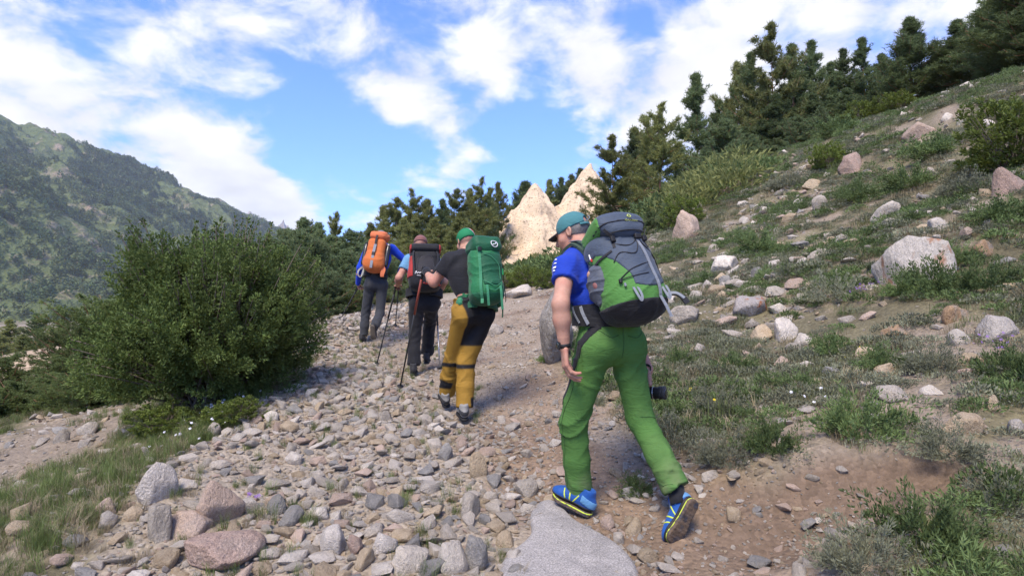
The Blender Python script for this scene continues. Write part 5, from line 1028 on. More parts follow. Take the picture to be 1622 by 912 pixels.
# ------------------------------------------------------------------ nearest hiker: blue shirt, green trousers
def hiker_near():
    J = dict(pelvis=P(968,520,3.42), hipL=P(941,548,3.38), hipR=P(992,548,3.48), knL=P(909,668,3.50), anL=P(918,776,3.60), knR=P(1014,662,3.50), anR=P(1070,772,3.30),
             chest=P(930,442,3.53), neck=P(921,402,3.60), shL=P(897,424,3.40), shR=P(962,410,3.76), elL=P(888,482,3.25), wrL=P(894,550,3.28), elR=P(990,500,3.88), wrR=P(1027,586,3.62), head=P(907,369,3.66))
    J['hR'] = basis(np.array([-.28, .18, .94]), np.array([-.84, .42, -.32]))
    f = nrm(P(901,605,3.27)-J['wrL'])
    f = nrm(np.array([.01, -.02, -1.])); J['handL'] = dict(f=f, n=nrm([.92, .10, -.05]), s=nrm([-.15, .95, 0]), curl=(.42, .5, .35), sc=1.18, spread=.10, thumb=(.95, .30, .25))
    J['handR'] = dict(f=nrm([.10, -.15, -.95]), n=nrm([-.9, .3, 0]), s=nrm([.2, .9, .1]), curl=(.7, .9, .6))
    root = thing('person', ground_at(960,830,3.45), 'person in blue shirt and green trousers walking with a camera in hand', 'person')
    V, F = body_mesh(J, .008); body = part('body', V, F, SKIN, root)
    _, sg_, SF = shirt(root, J, BLUE, .0085, sleeve=.40, sr=(.072, .071), amp=1.0)
    GV = cloth('', None, m=mat('green_trouser_cloth_dusty', (1, 1, 1), .85, vcol=True, var=.12, vscale=5, bump=.25, bscale=220, spec=.2)); gc = np.array([.074, .170, .040])
    def dusty(V):
        d = np.minimum(np.linalg.norm(V-J['anL'], axis=1), np.linalg.norm(V-J['anR'], axis=1)); m = np.clip(sstep(.20, .02, d)*(.5+.7*fbm(V[:, 0]*14, V[:, 1]*14, V[:, 2]*14, 3)), 0, .75)+.10*sstep(.1, .6, fbm(V[:, 0]*4, V[:, 1]*4, V[:, 2]*4, 3)); m = m[:, None]*.6
        return gc*(1-m)+np.array([.20, .16, .11])*m
    tr, g, TF = trousers(root, J, GV, .0075, dusty, r=((.097, .076), (.071, .066)), hip=(.178, .128), flare=.012, amp=1.0, top_cut=.075)
    p = g.P; ks = J['hipL']; rh = nrm(J['hipR']-J['hipL']); up = np.array([0, 0, 1.]); fr = np.cross(up, rh)      # dark stripe down the left side
    q = p-ks; a = q@fr; b = q@rh; z = p[..., 2]-ks[2]; band = np.maximum(np.abs(a+.015+.62*z)-.030, b+.02); S = np.maximum(np.maximum(TF-.003, band), np.maximum(z-.14, -.42-z))
    V, F = g.mesh(S.astype(np.float32)); part('side_stripe', V, F, BLACKC, root)
    SEAM = mat('dark_green_seam', (.045, .105, .028), .9); bk = -fr; mid_ = (J['hipL']+J['hipR'])/2
    def seam(pts, r=.0022): q = gsnap(g, TF, spline(pts, 8)); V, F = tube(q, r, 6, 0); part('seam', V, F, SEAM, tr)
    seam([mid_+bk*.16+np.array([0, 0, z]) for z in (.15, .08, 0, -.06, -.10)])
    for s_ in 'LR':
        hp, kn, an = J['hip'+s_], J['kn'+s_], J['an'+s_]; sg = -1 if s_ == 'L' else 1; o_ = rh*.13*sg
        seam([hp+o_+np.array([0, 0, .12])+bk*.03, hp+o_+bk*.02, (hp+kn)/2+o_+bk*.02, kn+o_*.8+bk*.02, (kn+an)/2+o_*.8, an+o_*.7+(kn-an)*.03]); seam([kn+(hp-kn)*.06+bk*.1+rh*t for t in (-.07, -.03, .0, .03, .07)]); seam([mid_+bk*.16+rh*sg*.03+np.array([0, 0, .07]), mid_+bk*.15+rh*sg*.09+np.array([0, 0, .06]), mid_+bk*.1+rh*sg*.15+np.array([0, 0, .09])]); seam([an+(kn-an)*.055+bk*.09*math.cos(a)+rh*.09*math.sin(a) for a in np.linspace(-2.2, 2.2, 9)], .0016)
    Rl = basis([.30, -.10, .95], [-.86, .46, .26]); cL = P(908,797,3.57); shoe(root, cL, Rl, SHOEB, MUD, trim=LIME, h=.005, heel_m=SHOEL)
    fw = nrm(P(1060,862,3.17)-P(1092,795,3.22)); Rr = basis(nrm(np.array([-.42, .90, .10])), fw); cR = P(1080,822,3.20); shoe(root, cR, Rr, SHOEB, MUD, trim=LIME, h=.005, heel_m=SHOEL)
    for s in 'LR':       # short sock under the hem
        c = cL if s == 'L' else cR; V, F = tube([J['an'+s]*.6+J['kn'+s]*.4*0+J['an'+s]*.4, c*.55+J['an'+s]*.45], [.046, .044], 12, 2); part('sock', V, F, BLACKC, root)
    hair(root, J['head'], J['hR'], GREYH_, .04); cap_hat(root, J['head'], J['hR'], TEAL)
    ax = nrm(J['wrL']-J['elL']); w0 = J['wrL']-ax*.012      # watch
    V, F = tube([w0-ax*.011, w0+ax*.011], .0345, 20, 2); wt = part('watch', V, F, RUBBER, root)
    ou = nrm([-.95, -.25, 0]); g2 = basis(ou, ax); gg = Grid(w0+ou*.03-.04, w0+ou*.03+.04, .003); V, F = gg.mesh(gg.field([rbox(w0+ou*.032, g2, (.021, .021, .007), .006)])); part('watch_case', V, F, RUBBER, wt)
    V, F = tube([w0+ou*.0385, w0+ou*.0405], .016, 20, 1); part('watch_glass', V, F, mat('watch_glass', (.03, .04, .04), .1, spec=.6), wt)
    a = J['shL']; ax = nrm(J['elL']-a); s1 = nrm([-.8, -.6, 0]); s1 = nrm(s1-ax*(s1@ax)); s2 = np.cross(ax, s1)     # print on the sleeve
    for k, (t, wd, ln) in enumerate(((.010, .007, .020), (.034, .007, .026), (.060, .013, .030), (.078, .008, .022))):
        c = a+ax*(t-.02)*1.2+s1*.0805; V, F = ribbon([c-s2*ln*.5-s1*.003+ax*.004, c, c+s2*ln*.5-s1*.003-ax*.004], wd, .0015, np.array([s1-s2*.3, s1, s1+s2*.3]), 3); part('sleeve_print', V, F, WHITE, root, False)
    # ---- backpack
    fwd = nrm(np.array([-.40, .91, 0])); up = nrm(J['neck']-J['pelvis']+np.array([.02, 0, .08]))
    k = Pack('backpack', J['pelvis']-fwd*.115+np.array([.02, 0, 0])+up*.02, up, fwd, 'large green and slate grey trekking backpack on the person in blue', .0075, (.95, .92, .75))
    k.grid((-.30, -.06, -.12), (.30, .50, .86)); x, y, z = k.x, k.y, k.z
    bp = [rbox((0, .125, .30), None, (.155, .125, .32), .09, .05), ell((0, .17, .14), None, (.185, .17, .18), .08), ell((0, .19, .34), None, (.15, .14, .26), .08), ell((0, .10, .56), None, (.15, .13, .16), .08)]; B = k.g.field(bp)
    B = B-.006*folds(k.p, (.3, .4, 1), 20, 3, 1.4)-.004*folds(k.p, (1, .4, .4), 26, 7, 1.4)
    bag = k.add('main_bag', B, PGREEN)
    fx = np.abs(x+.0)
    fr = np.maximum(np.abs(x+.02)-(.10+.09*sstep(.20, .52, z)+.06*sstep(.45, .6, z)), .135-z+.5*np.maximum(np.abs(x+.02)-.04, 0)); fr = np.maximum(fr, .08-y-.3*np.clip(z-.42, 0, 1)); k.add('front_panel', np.maximum(B-.005, fr), PGREY)
    bt = z-(.085-.16*(y-.15)); k.add('base_panel', np.maximum(B-.006, bt), PBLACK)
    sp = np.maximum(np.maximum(B-.006, y-.075), np.maximum(z-.47, .16-z)); k.add('side_panel', sp, PGREY)
    lp = [rbox((0, .155, .665), basis((0, -.22, 1), (0, 1, .22)), (.155, .145, .070), .055, .05), ell((0, .18, .71), None, (.12, .12, .07), .06), ell((0, .27, .61), None, (.12, .06, .07), .05)]; k.prims = bp+lp; Ld = k.g.field(lp); Ld = Ld-.005*folds(k.p, (.5, .2, 1), 24, 13, 1.3); lid = k.add('lid', Ld, PGREY)
    k.add('lid_side', np.maximum(np.maximum(Ld-.004, -(x-.085-.45*(y-.12))), .60-z), PGREEN, lid)
    k.add('lid_edge', np.maximum(np.maximum(Ld-.006, np.abs(z-.625-.22*(y-.15)*1)-.006), .16-y), STRAPB, lid)
    # stretch pocket with things inside
    for s in (1, -1):
        g3 = Grid((min(s*.08, s*.27), -.04, .08), (max(s*.08, s*.27), .26, .50), .006); pk = g3.field([ell((s*.160, .105, .28), basis((0, .12, 1), (0, 1, -.12)), (.058, .092, .155), .02)]); V, Q = g3.mesh((pk-.008*folds(g3.P, (0, .4, 1), 26, 21)).astype(np.float32)); pkt = part('side_pocket', k.W(V), Q, MESHP, k.root)
        if s == 1:
            g3 = Grid((.13, .02, .2), (.26, .2, .46), .006)
            for nm, c, rr, mm in (('pocket_content', (.182, .095, .375), (.028, .036, .036), mat('peach_bundle', (.42, .25, .18), .8, var=.3, vscale=20)), ('pocket_content', (.199, .135, .27), (.020, .024, .04), mat('red_bundle', (.25, .11, .10), .8))):
                V, Q = g3.mesh(g3.field([ell(c, None, rr)])); part(nm, k.W(V), Q, mm, pkt)
    # straps, loops and cords
    Bk = lambda X, Z: .335-1.9*X*X-.10*max(.12-Z, 0)*8*max(.12-Z, 0)-.35*max(Z-.36, 0)
    k.lay('centre_strap', [(-.055, .37, .54), (-.058, .37, .44), (-.06, .372, .34), (-.062, .374, .24), (-.064, .366, .14), (-.066, .352, .05), (-.066, .335, -.02), (-.075, .335, -.10)], .021, STRAP, free=2)
    sn = lambda q, off=.014: tuple(k.snap(np.array([q]), off)[0][0])
    k.box('buckle', sn((-.054, .352, .525)), (.022, .010, .018), RUBBER)
    for xx in (.085, -.115): a = np.array(sn((xx, .33, .13), .008)); k.strap('tool_loop', [a+np.array(q) for q in ((-.014, -.004, .01), (-.012, .012, -.06), (0, .012, -.095), (.012, .012, -.06), (.014, -.004, .01))], .014, STRAP, (0, 1, -.2))
    a = np.array(sn((-.16, .22, .12), .004)); k.strap('dangling_strap', [a, a+(-.035, .03, -.02), a+(-.06, .045, -.06), a+(-.075, .05, -.11)], [.022, .024, .034, .036], STRAPB, (.1, 1, .2), .008); k.strap('strap_end', [a+(0, .006, 0), a+(-.037, .037, -.02), a+(-.064, .054, -.07)], .018, STRAP, (.1, 1, .2))
    k.lay_cord('bungee_cord', [(.10, .26, .50), (.04, .335, .47), (-.05, .352, .52)], .003, STRAPB); k.lay_cord('bungee_cord', [(-.05, .352, .52), (.02, .36, .40), (.10, .31, .42), (.13, .27, .36)], .003, STRAPB); k.lay_cord('bungee_cord', [(.135, .275, .215), (.09, .33, .27), (.02, .372, .30), (-.06, .376, .32)], .003, STRAPB); k.lay_cord('bungee_cord', [(.135, .28, .215), (.06, .36, .225), (-.02, .385, .235)], .0025, STRAPB)
    k.lay_cord('edge_cord', [(-.06, .35, .52), (-.12, .31, .42), (-.155, .25, .32), (-.165, .22, .2)], .0035, RUBBER); k.lay_cord('pocket_zip', [(.13, .27, .585), (.06, .34, .575), (-.03, .35, .575), (-.12, .28, .585)], .003, STRAPB, .004)
    k.box('cord_lock', sn((.135, .285, .205)), (.009, .009, .016), RUBBER); k.box('cord_lock', sn((.125, .30, .17)), (.006, .006, .014), STRAP)
    for sx in (.11, -.13): k.lay('side_buckle_strap', [(sx*.9, .27, .62), (sx, .29, .54), (sx*1.05, .292, .47)], .016, STRAPB); k.box('buckle', sn((sx, .295, .535)), (.014, .009, .022), RUBBER)
    k.strap('carry_loop', [(.045, .20, .775), (.05, .235, .785), (.03, .26, .765), (.01, .245, .785), (.015, .205, .782)], .013, STRAPB, (0, .3, 1), .004)
    k.lay('compression_strap', [(.165, .03, .40), (.178, .10, .405), (.15, .22, .43), (.12, .27, .45)], .012, STRAPB); k.lay('compression_strap', [(-.165, .03, .40), (-.178, .10, .405), (-.15, .22, .43)], .012, STRAPB)
    # harness
    for s in (1, -1):
        rs = nrm(J['shR']-J['shL']); tu = nrm(J['neck']-J['pelvis']); fs = nrm(np.cross(tu, rs)); sj = J['shL'] if s == 1 else J['shR']; sd_ = -rs*s; md = J['neck']*.52+sj*.48; lo = J['chest']*.45+J['pelvis']*.55
        pts = spline([md-fs*.13-tu*.07, md-fs*.08+tu*.05, md+tu*.10, md+fs*.09+tu*.06, J['chest']+sd_*.10+fs*.15+tu*.02, J['chest']+sd_*.14+fs*.12-tu*.07, lo+sd_*.18+fs*.07+tu*.05], 6); q_ = gsnap(sg_, SF, pts, .012); e_ = gsnap(sg_, SF, pts, .03); nn = nrm(e_-q_)
        V, Q = ribbon(q_, np.interp(np.linspace(0, 1, len(q_)), [0, .6, .85, 1], [.062, .062, .05, .03]), .016, nn, 2); st = part('shoulder_strap', V, Q, cloth('harness_pad', (.045, .075, .05), .75) if s == 1 else PBLACK, k.root, False)
        pts = spline([lo+sd_*.18+fs*.07+tu*.05, lo+sd_*.2+fs*.0+tu*.02, lo+sd_*.19-fs*.06, lo+sd_*.14-fs*.13-tu*.02], 6); q_ = gsnap(sg_, SF, pts, .010); e_ = gsnap(sg_, SF, pts, .03); V, Q = ribbon(q_, .026, .004, nrm(e_-q_), 2); part('lower_strap', V, Q, cloth('web_dark', (.05, .055, .06), .7), st, False)
        a_ = md-fs*.02+tu*.02; a_ = gsnap(sg_, SF, np.array([a_+tu*.08]), .03)[0]; b_ = k.W((s*.10, .06, .66)); V, Q = ribbon([a_, a_*.5+b_*.5+tu*.01, b_], .022, .004, tu-fs*.3, 4); part('load_lifter', V, Q, STRAP, st, False)
        rh_ = nrm(J['hipR']-J['hipL']); fh_ = nrm(np.cross(np.array([0, 0, 1.]), rh_)); bc = J['pelvis']+tu*.085; an_ = np.linspace(.15, 3.0, 10); dirs = np.array([-fh_*math.cos(a)-rh_*s*math.sin(a) for a in an_]); pts = np.array([bc-fh_*math.cos(a)*.150-rh_*s*math.sin(a)*.200-tu*.02*(1-math.cos(a))*.5 for a in an_])
        V, Q = ribbon(pts, np.interp(an_, [0, 1.2, 2.2, 3.1], [.13, .12, .10, .05]), .022, dirs, 4); part('hip_belt', V, Q, PBLACK, k.root, False)
        for a, dz in ((1.15, .05), (1.5, .045)):
            c_ = bc-fh_*math.cos(a)*.166-rh_*s*math.sin(a)*.216; d_ = nrm(-fh_*math.cos(a)-rh_*s*math.sin(a)); V, Q = ribbon([c_+tu*dz, c_+d_*.004, c_-tu*(dz+.01)-fh_*.01], .012 if a > 1.3 else .019, .003, d_, 4); part('belt_webbing', V, Q, STRAP, k.root, False)
    k.strap('carry_loop', [(.035, .01, .53), (.03, -.02, .57), (-.03, -.02, .57), (-.035, .01, .53)], .018, STRAPB, (0, -.4, 1), .004)
    k.box('tape_marker', sn((.150, .12, .50), .006), (.006, .004, .024), WHITE, .002); k.box('tape_marker', sn((.1515, .124, .475), .007), (.006, .004, .012), mat('red_mark', (.5, .03, .03), .6), .002)
    # lettering on the lid
    logo(k, 'deuter', (-.03, .31, .645), .034, (0, 1, .15), mat('logo_lime', (.45, .50, .16), .6), lid); k.lay_cord('emblem', [(-.028, .300, .682), (-.040, .300, .696), (-.028, .296, .712), (-.016, .300, .696), (-.028, .300, .682)], .003, mat('emblem_lime', (.45, .50, .16), .6), .006, lid)
    # ---- camera in the right hand
    c = P(1024,622,3.62); cr = thing('camera_with_lens', c, 'black photo camera with long lens held beside green trousers', 'camera'); d = nrm(P(1062,622,3.55)-c); Rb = basis([0, 0, 1], d)
    gg = Grid(c-.1, c+.1, .004); V, F = gg.mesh(gg.field([rbox(c-d*.01, Rb, (.066, .022, .045), .01), rbox(c-d*.01+Rb[2]*.045, Rb, (.025, .02, .014), .008), rbox(c-d*.0+Rb[0]*.045, Rb, (.016, .034, .042), .01)])); part('body', V, F, RUBBER, cr)
    V, F = tube([c, c+d*.02, c+d*.024, c+d*.075, c+d*.08, c+d*.115], [.030, .032, .036, .036, .038, .038], 20, 1); ln = part('lens', V, F, RUBBER, cr); V, F = tube([c+d*.040, c+d*.046], .0373, 20, 1); part('lens_ring', V, F, METAL, ln); V, F = tube([c+d*.100, c+d*.116], .0395, 20, 1); part('lens_hood', V, F, SHOEK, ln); V, F = tube([c+d*.1165, c+d*.1175], .031, 20, 1); part('glass', V, F, mat('lens_glass', (.02, .02, .03), .05, spec=.8), ln)
    a = c+Rb[2]*.05; V, F = ribbon([a-d*.01, a+np.array([0, .01, .04]), J['wrR']+np.array([.01, -.03, .02]), J['wrR']+np.array([-.03, 0, .03])], .02, .003, (1, -.3, 0)); part('strap', V, F, STRAPB, cr, False)
def logo(k, text, c, size, nr, m, parent, name='logo'):
    cu = bpy.data.curves.new('logo', 'FONT'); cu.body = text; cu.size = size; cu.align_x = 'CENTER'; cu.extrude = .001; o = bpy.data.objects.new('logo', cu); COL.objects.link(o)
    dg = bpy.context.evaluated_depsgraph_get(); me = o.evaluated_get(dg).to_mesh(); V = np.array([v.co[:] for v in me.vertices]); Fs = {}
    for p_ in me.polygons: Fs.setdefault(len(p_.vertices), []).append(list(p_.vertices))
    o.evaluated_get(dg).to_mesh_clear(); bpy.data.objects.remove(o)
    n = nrm(nr); u = nrm(np.array([0, 0, 1.])-n*n[2]); r = np.cross(u, n); W_ = np.array(c)+V[:, :1]*r+V[:, 1:2]*u+V[:, 2:3]*0
    W_ = k.snap(W_, .007)[0] if k.prims else W_
    part(name, k.W(W_), [np.array(f) for f in Fs.values()], m, parent, False)
# ------------------------------------------------------------------ second hiker: mustard and black trousers, green pack
GREENB = cloth('bandana_cloth', (.02, .26, .10)); MUST = cloth('mustard_cloth', (.36, .20, .025)); OGREEN = cloth('deep_green_pack', (.010, .085, .036), .6); OGREEN2 = cloth('bright_green_pack', (.017, .145, .052), .65); OSTRAP = cloth('green_webbing', (.04, .20, .095), .7, bscale=500)
def hiker_green():
    J = dict(pelvis=P(748,482,5.50), hipL=P(733,498,5.46), hipR=P(764,498,5.58), knL=P(718,568,5.75), anL=P(708,622,5.92), knR=P(738,574,5.60), anR=P(736,645,5.52), chest=P(737,432,5.58), neck=P(737,404,5.63), shL=P(713,413,5.50), shR=P(762,412,5.78), elL=P(687,447,5.55), wrL=P(677,434,5.78), elR=P(790,450,5.9), wrR=P(778,460,6.1), head=P(738,383,5.68))
    J['hR'] = basis(np.array([-.15, .25, .95]), np.array([-.45, .80, -.25])); J['handL'] = dict(f=nrm([-.25, .6, .5]), n=nrm([.2, .5, -.8]), s=nrm([.9, .2, .3]), curl=(.9, 1.0, .7)); J['handR'] = dict(f=nrm([0, .8, -.5]), n=nrm([-.9, 0, -.3]), s=nrm([-.2, .3, .9]), curl=(.9, 1., .7))
    root = thing('person', ground_at(725,655,5.6), 'person in black shirt, green headscarf and mustard black trousers leaning on poles', 'person')
    V, F = body_mesh(J, .012); part('body', V, F, SKIN, root); shirt(root, J, BLACKC, .012, sleeve=.55, sr=(.078, .074))
    VC = mat('mustard_black_trousers', (1, 1, 1), .8, vcol=True, var=.12, vscale=5, bump=.25, bscale=200); must = np.array([.29, .16, .022]); blk = np.array([.012, .012, .014])
    rh = nrm(J['hipR']-J['hipL'])
    def colfn(V):
        zk = J['knR'][2]; hl, kl = J['hipL'], J['knL']; t = np.clip((V[:, 2]-kl[2])/(hl[2]-kl[2]), 0, 1.3)[:, None]; off = (V-(kl+(hl-kl)*t))@rh
        m = sstep(zk+.15, zk+.17, V[:, 2])*sstep(-.035, -.02, off+.05*np.clip(t[:, 0]-.9, 0, .5)); m = np.maximum(m, sstep(.026, .014, np.abs(V[:, 2]-(zk-.03))))
        for s_, sg, dz in (('L', -1, .10), ('R', 1, .05)): q = V-J['an'+s_]; m = np.maximum(m, sstep(.055, .035, np.abs(q[:, 2]-dz))*sstep(.015, .03, sg*(q@rh))*(np.linalg.norm(q, axis=1) < .2))
        return must*(1-m[:, None])+blk*m[:, None]
    cloth('', None, m=VC); trousers(root, J, VC, .0095, colfn, 1.1, 15, r=((.100, .082), (.080, .070)), hip=(.178, .128), flare=.01, top_cut=.05)
    shoe(root, P(733,657,5.50), basis([0, -.12, 1], [-.25, .96, .12]), SHOEG, RUBBER, h=.008, heel_m=SHOEK); shoe(root, P(704,632,5.95), basis([0, -.45, .9], [-.3, .85, .4]), SHOEG, RUBBER, h=.008, heel_m=SHOEK)
    # headscarf
    g = Grid((-.12, -.15, -.07), (.12, .13, .15), .006); F = g.field([ell((0, -.012, .032), None, (.087, .106, .096))]); z, y = g.P[..., 2], g.P[..., 1]; x = g.P[..., 0]
    F = np.maximum(F, -.012-.25*y-z)-.004*folds(g.P, (0, .5, 1), 50, 3, .6); V, Q = g.mesh(F.astype(np.float32)); W_ = lambda V: J['head']+V@J['hR']
    col = np.tile(np.array([.014, .18, .07]), (len(V), 1)); t = V[:, 0]*.8+.6*(V[:, 2]-.03); col[t > .046] = (.6, .6, .6); col[t > .053] = (.45, .03, .03); col[t > .078] = (.02, .10, .45)
    part('headscarf', W_(V), Q, mat('headscarf_cloth', (1, 1, 1), .8, vcol=True, bump=.2, bscale=150), root, True, col)
    V, F = tube([J['wrL']-nrm(J['wrL']-J['elL'])*.03, J['wrL']+nrm(J['handL']['f'])*.055], [.034, .045], 12, 3); part('glove', V, F, BLACKC, root)
    fwd = nrm(np.cross(nrm(J['neck']-J['pelvis']), nrm(J['shR']-J['shL']))); fwd = nrm(np.array([-.42, .88, 0])); up = nrm(J['neck']-J['pelvis']+np.array([.03, 0, .12]))
    k = Pack('backpack', J['pelvis']-fwd*.125+up*.0+nrm(J['shR']-J['shL'])*.05, up, fwd, 'tall bright and dark green backpack worn with black shirt', .011, (.87, .86, .77))
    k.grid((-.28, -.06, -.14), (.28, .46, .84)); x, y, z = k.x, k.y, k.z
    bp = [rbox((0, .13, .30), None, (.150, .13, .32), .08, .05), ell((0, .17, .12), None, (.165, .16, .17), .08), ell((0, .17, .42), None, (.155, .14, .24), .08)]; lp = [rbox((0, .14, .655), basis((0, -.12, 1), (0, 1, .12)), (.158, .15, .085), .06, .05), ell((0, .2, .60), None, (.14, .12, .1), .06)]; k.prims = bp+lp; B = k.g.field(bp); B = B-.007*folds(k.p, (.2, .3, 1), 19, 4, 1.5)
    bag = k.add('main_bag', B, OGREEN2); k.add('base_panel', np.maximum(B-.006, z-.07+.1*(y-.15)), OGREEN)
    k.add('front_panel', np.maximum(B-.012, np.maximum(np.abs(x+.005)-.095-.03*sstep(.2, .5, z), np.maximum(.14-z, z-.52))), OGREEN)
    Ld = k.g.field(lp)-.007*folds(k.p, (.4, .3, 1), 22, 14, 1.4); lid = k.add('lid', Ld, OGREEN)
    k.lay('compression_strap', [(.105, .27, .60), (.115, .30, .45), (.12, .305, .25), (.12, .30, .05), (.115, .29, -.03), (.11, .28, -.07)], .026, OSTRAP, .017, free=1); k.box('buckle', tuple(k.snap(np.array([(.108, .30, .56)]), .02)[0][0]), (.02, .01, .025), RUBBER)
    for a0, dz in ((.06, -.11), (-.07, -.15)): a = k.snap(np.array([(a0, .31, .13)]), .016)[0][0]; k.strap('sleeping_mat_strap', [a, a+(.005, .02, -.08), a+(.003, .015, -.15), a+(-.005, .0, dz-.13)], .022, OSTRAP, (0, 1, 0))
    k.lay('side_strap', [(-.16, .14, .5), (-.175, .14, .3), (-.17, .15, .1), (-.16, .16, -.02), (-.16, .17, -.10), (-.15, .17, -.2)], .02, OGREEN, free=2); k.cord('hanging_cord', [(-.165, .16, .52), (-.19, .18, .4), (-.185, .19, .22), (-.2, .18, .05), (-.19, .19, -.02)], .004, RUBBER)
    k.box('clip', (-.175, .20, .34), (.008, .008, .04), mat('lime_clip', (.08, .6, .15), .5)); k.lay_cord('bungee_cord', [(.09, .3, .18), (-.02, .335, .12), (-.10, .29, .17), (-.02, .34, .07), (.08, .32, .10)], .004, OSTRAP, .016); k.lay_cord('zip', [(.07, .30, .50), (-.01, .34, .46), (-.085, .30, .36), (-.09, .3, .2)], .004, OSTRAP, .018)
    for s in (1, -1):
        k.strap('shoulder_strap', [(s*.075, .03, .43), (s*.085, -.03, .50), (s*.09, -.115, .515), (s*.10, -.19, .46), (s*.10, -.23, .36), (s*.14, -.17, .22), (s*.18, -.08, .14), (s*.16, .02, .08)], [.06, .06, .06, .055, .05, .03, .025, .025], OGREEN2, [(0, .6, .8), (0, .3, 1), (0, -.3, 1), (0, -.8, .6), (0, -1, 0), (s*.7, -.8, 0), (s, 0, 0), (s, .4, 0)], .014)
        k.strap('hip_belt', [(s*.06, .03, .03), (s*.14, .0, .03), (s*.205, -.09, .02), (s*.19, -.19, .01), (s*.10, -.26, .0)], [.12, .13, .13, .10, .05], OGREEN, [(0, 1, 0), (s*.6, .8, 0), (s, 0, 0), (s*.9, -.4, 0), (s*.3, -1, 0)], .03)
        k.box('belt_pocket', (s*.215, -.08, .03), (.035, .075, .05), OSTRAP if s == 1 else OGREEN, .03)
    em = mat('emblem_white', (.6, .6, .6), .6); a = np.linspace(0, 2*PI, 13); k.lay_cord('emblem_ring', [(-.045+.036*math.cos(t), .312-.01*abs(math.cos(t)), .625+.036*math.sin(t)) for t in a], .0045, em, .008, lid); k.lay_cord('emblem_bird', [(-.068, .306, .640), (-.05, .315, .620), (-.035, .315, .618), (-.022, .308, .606)], .005, em, .008, lid)
    gd = ground_at(633,592,6.5); pole(J['wrL']+nrm(J['handL']['f'])*.08+np.array([-.02, .0, .02]), gd, 'trekking pole with reddish shaft in gloved hand of the green pack hiker', mat('dark_pole', (.03, .03, .03), .4), mat('red_pole', (.26, .06, .04), .4), mid=.36)
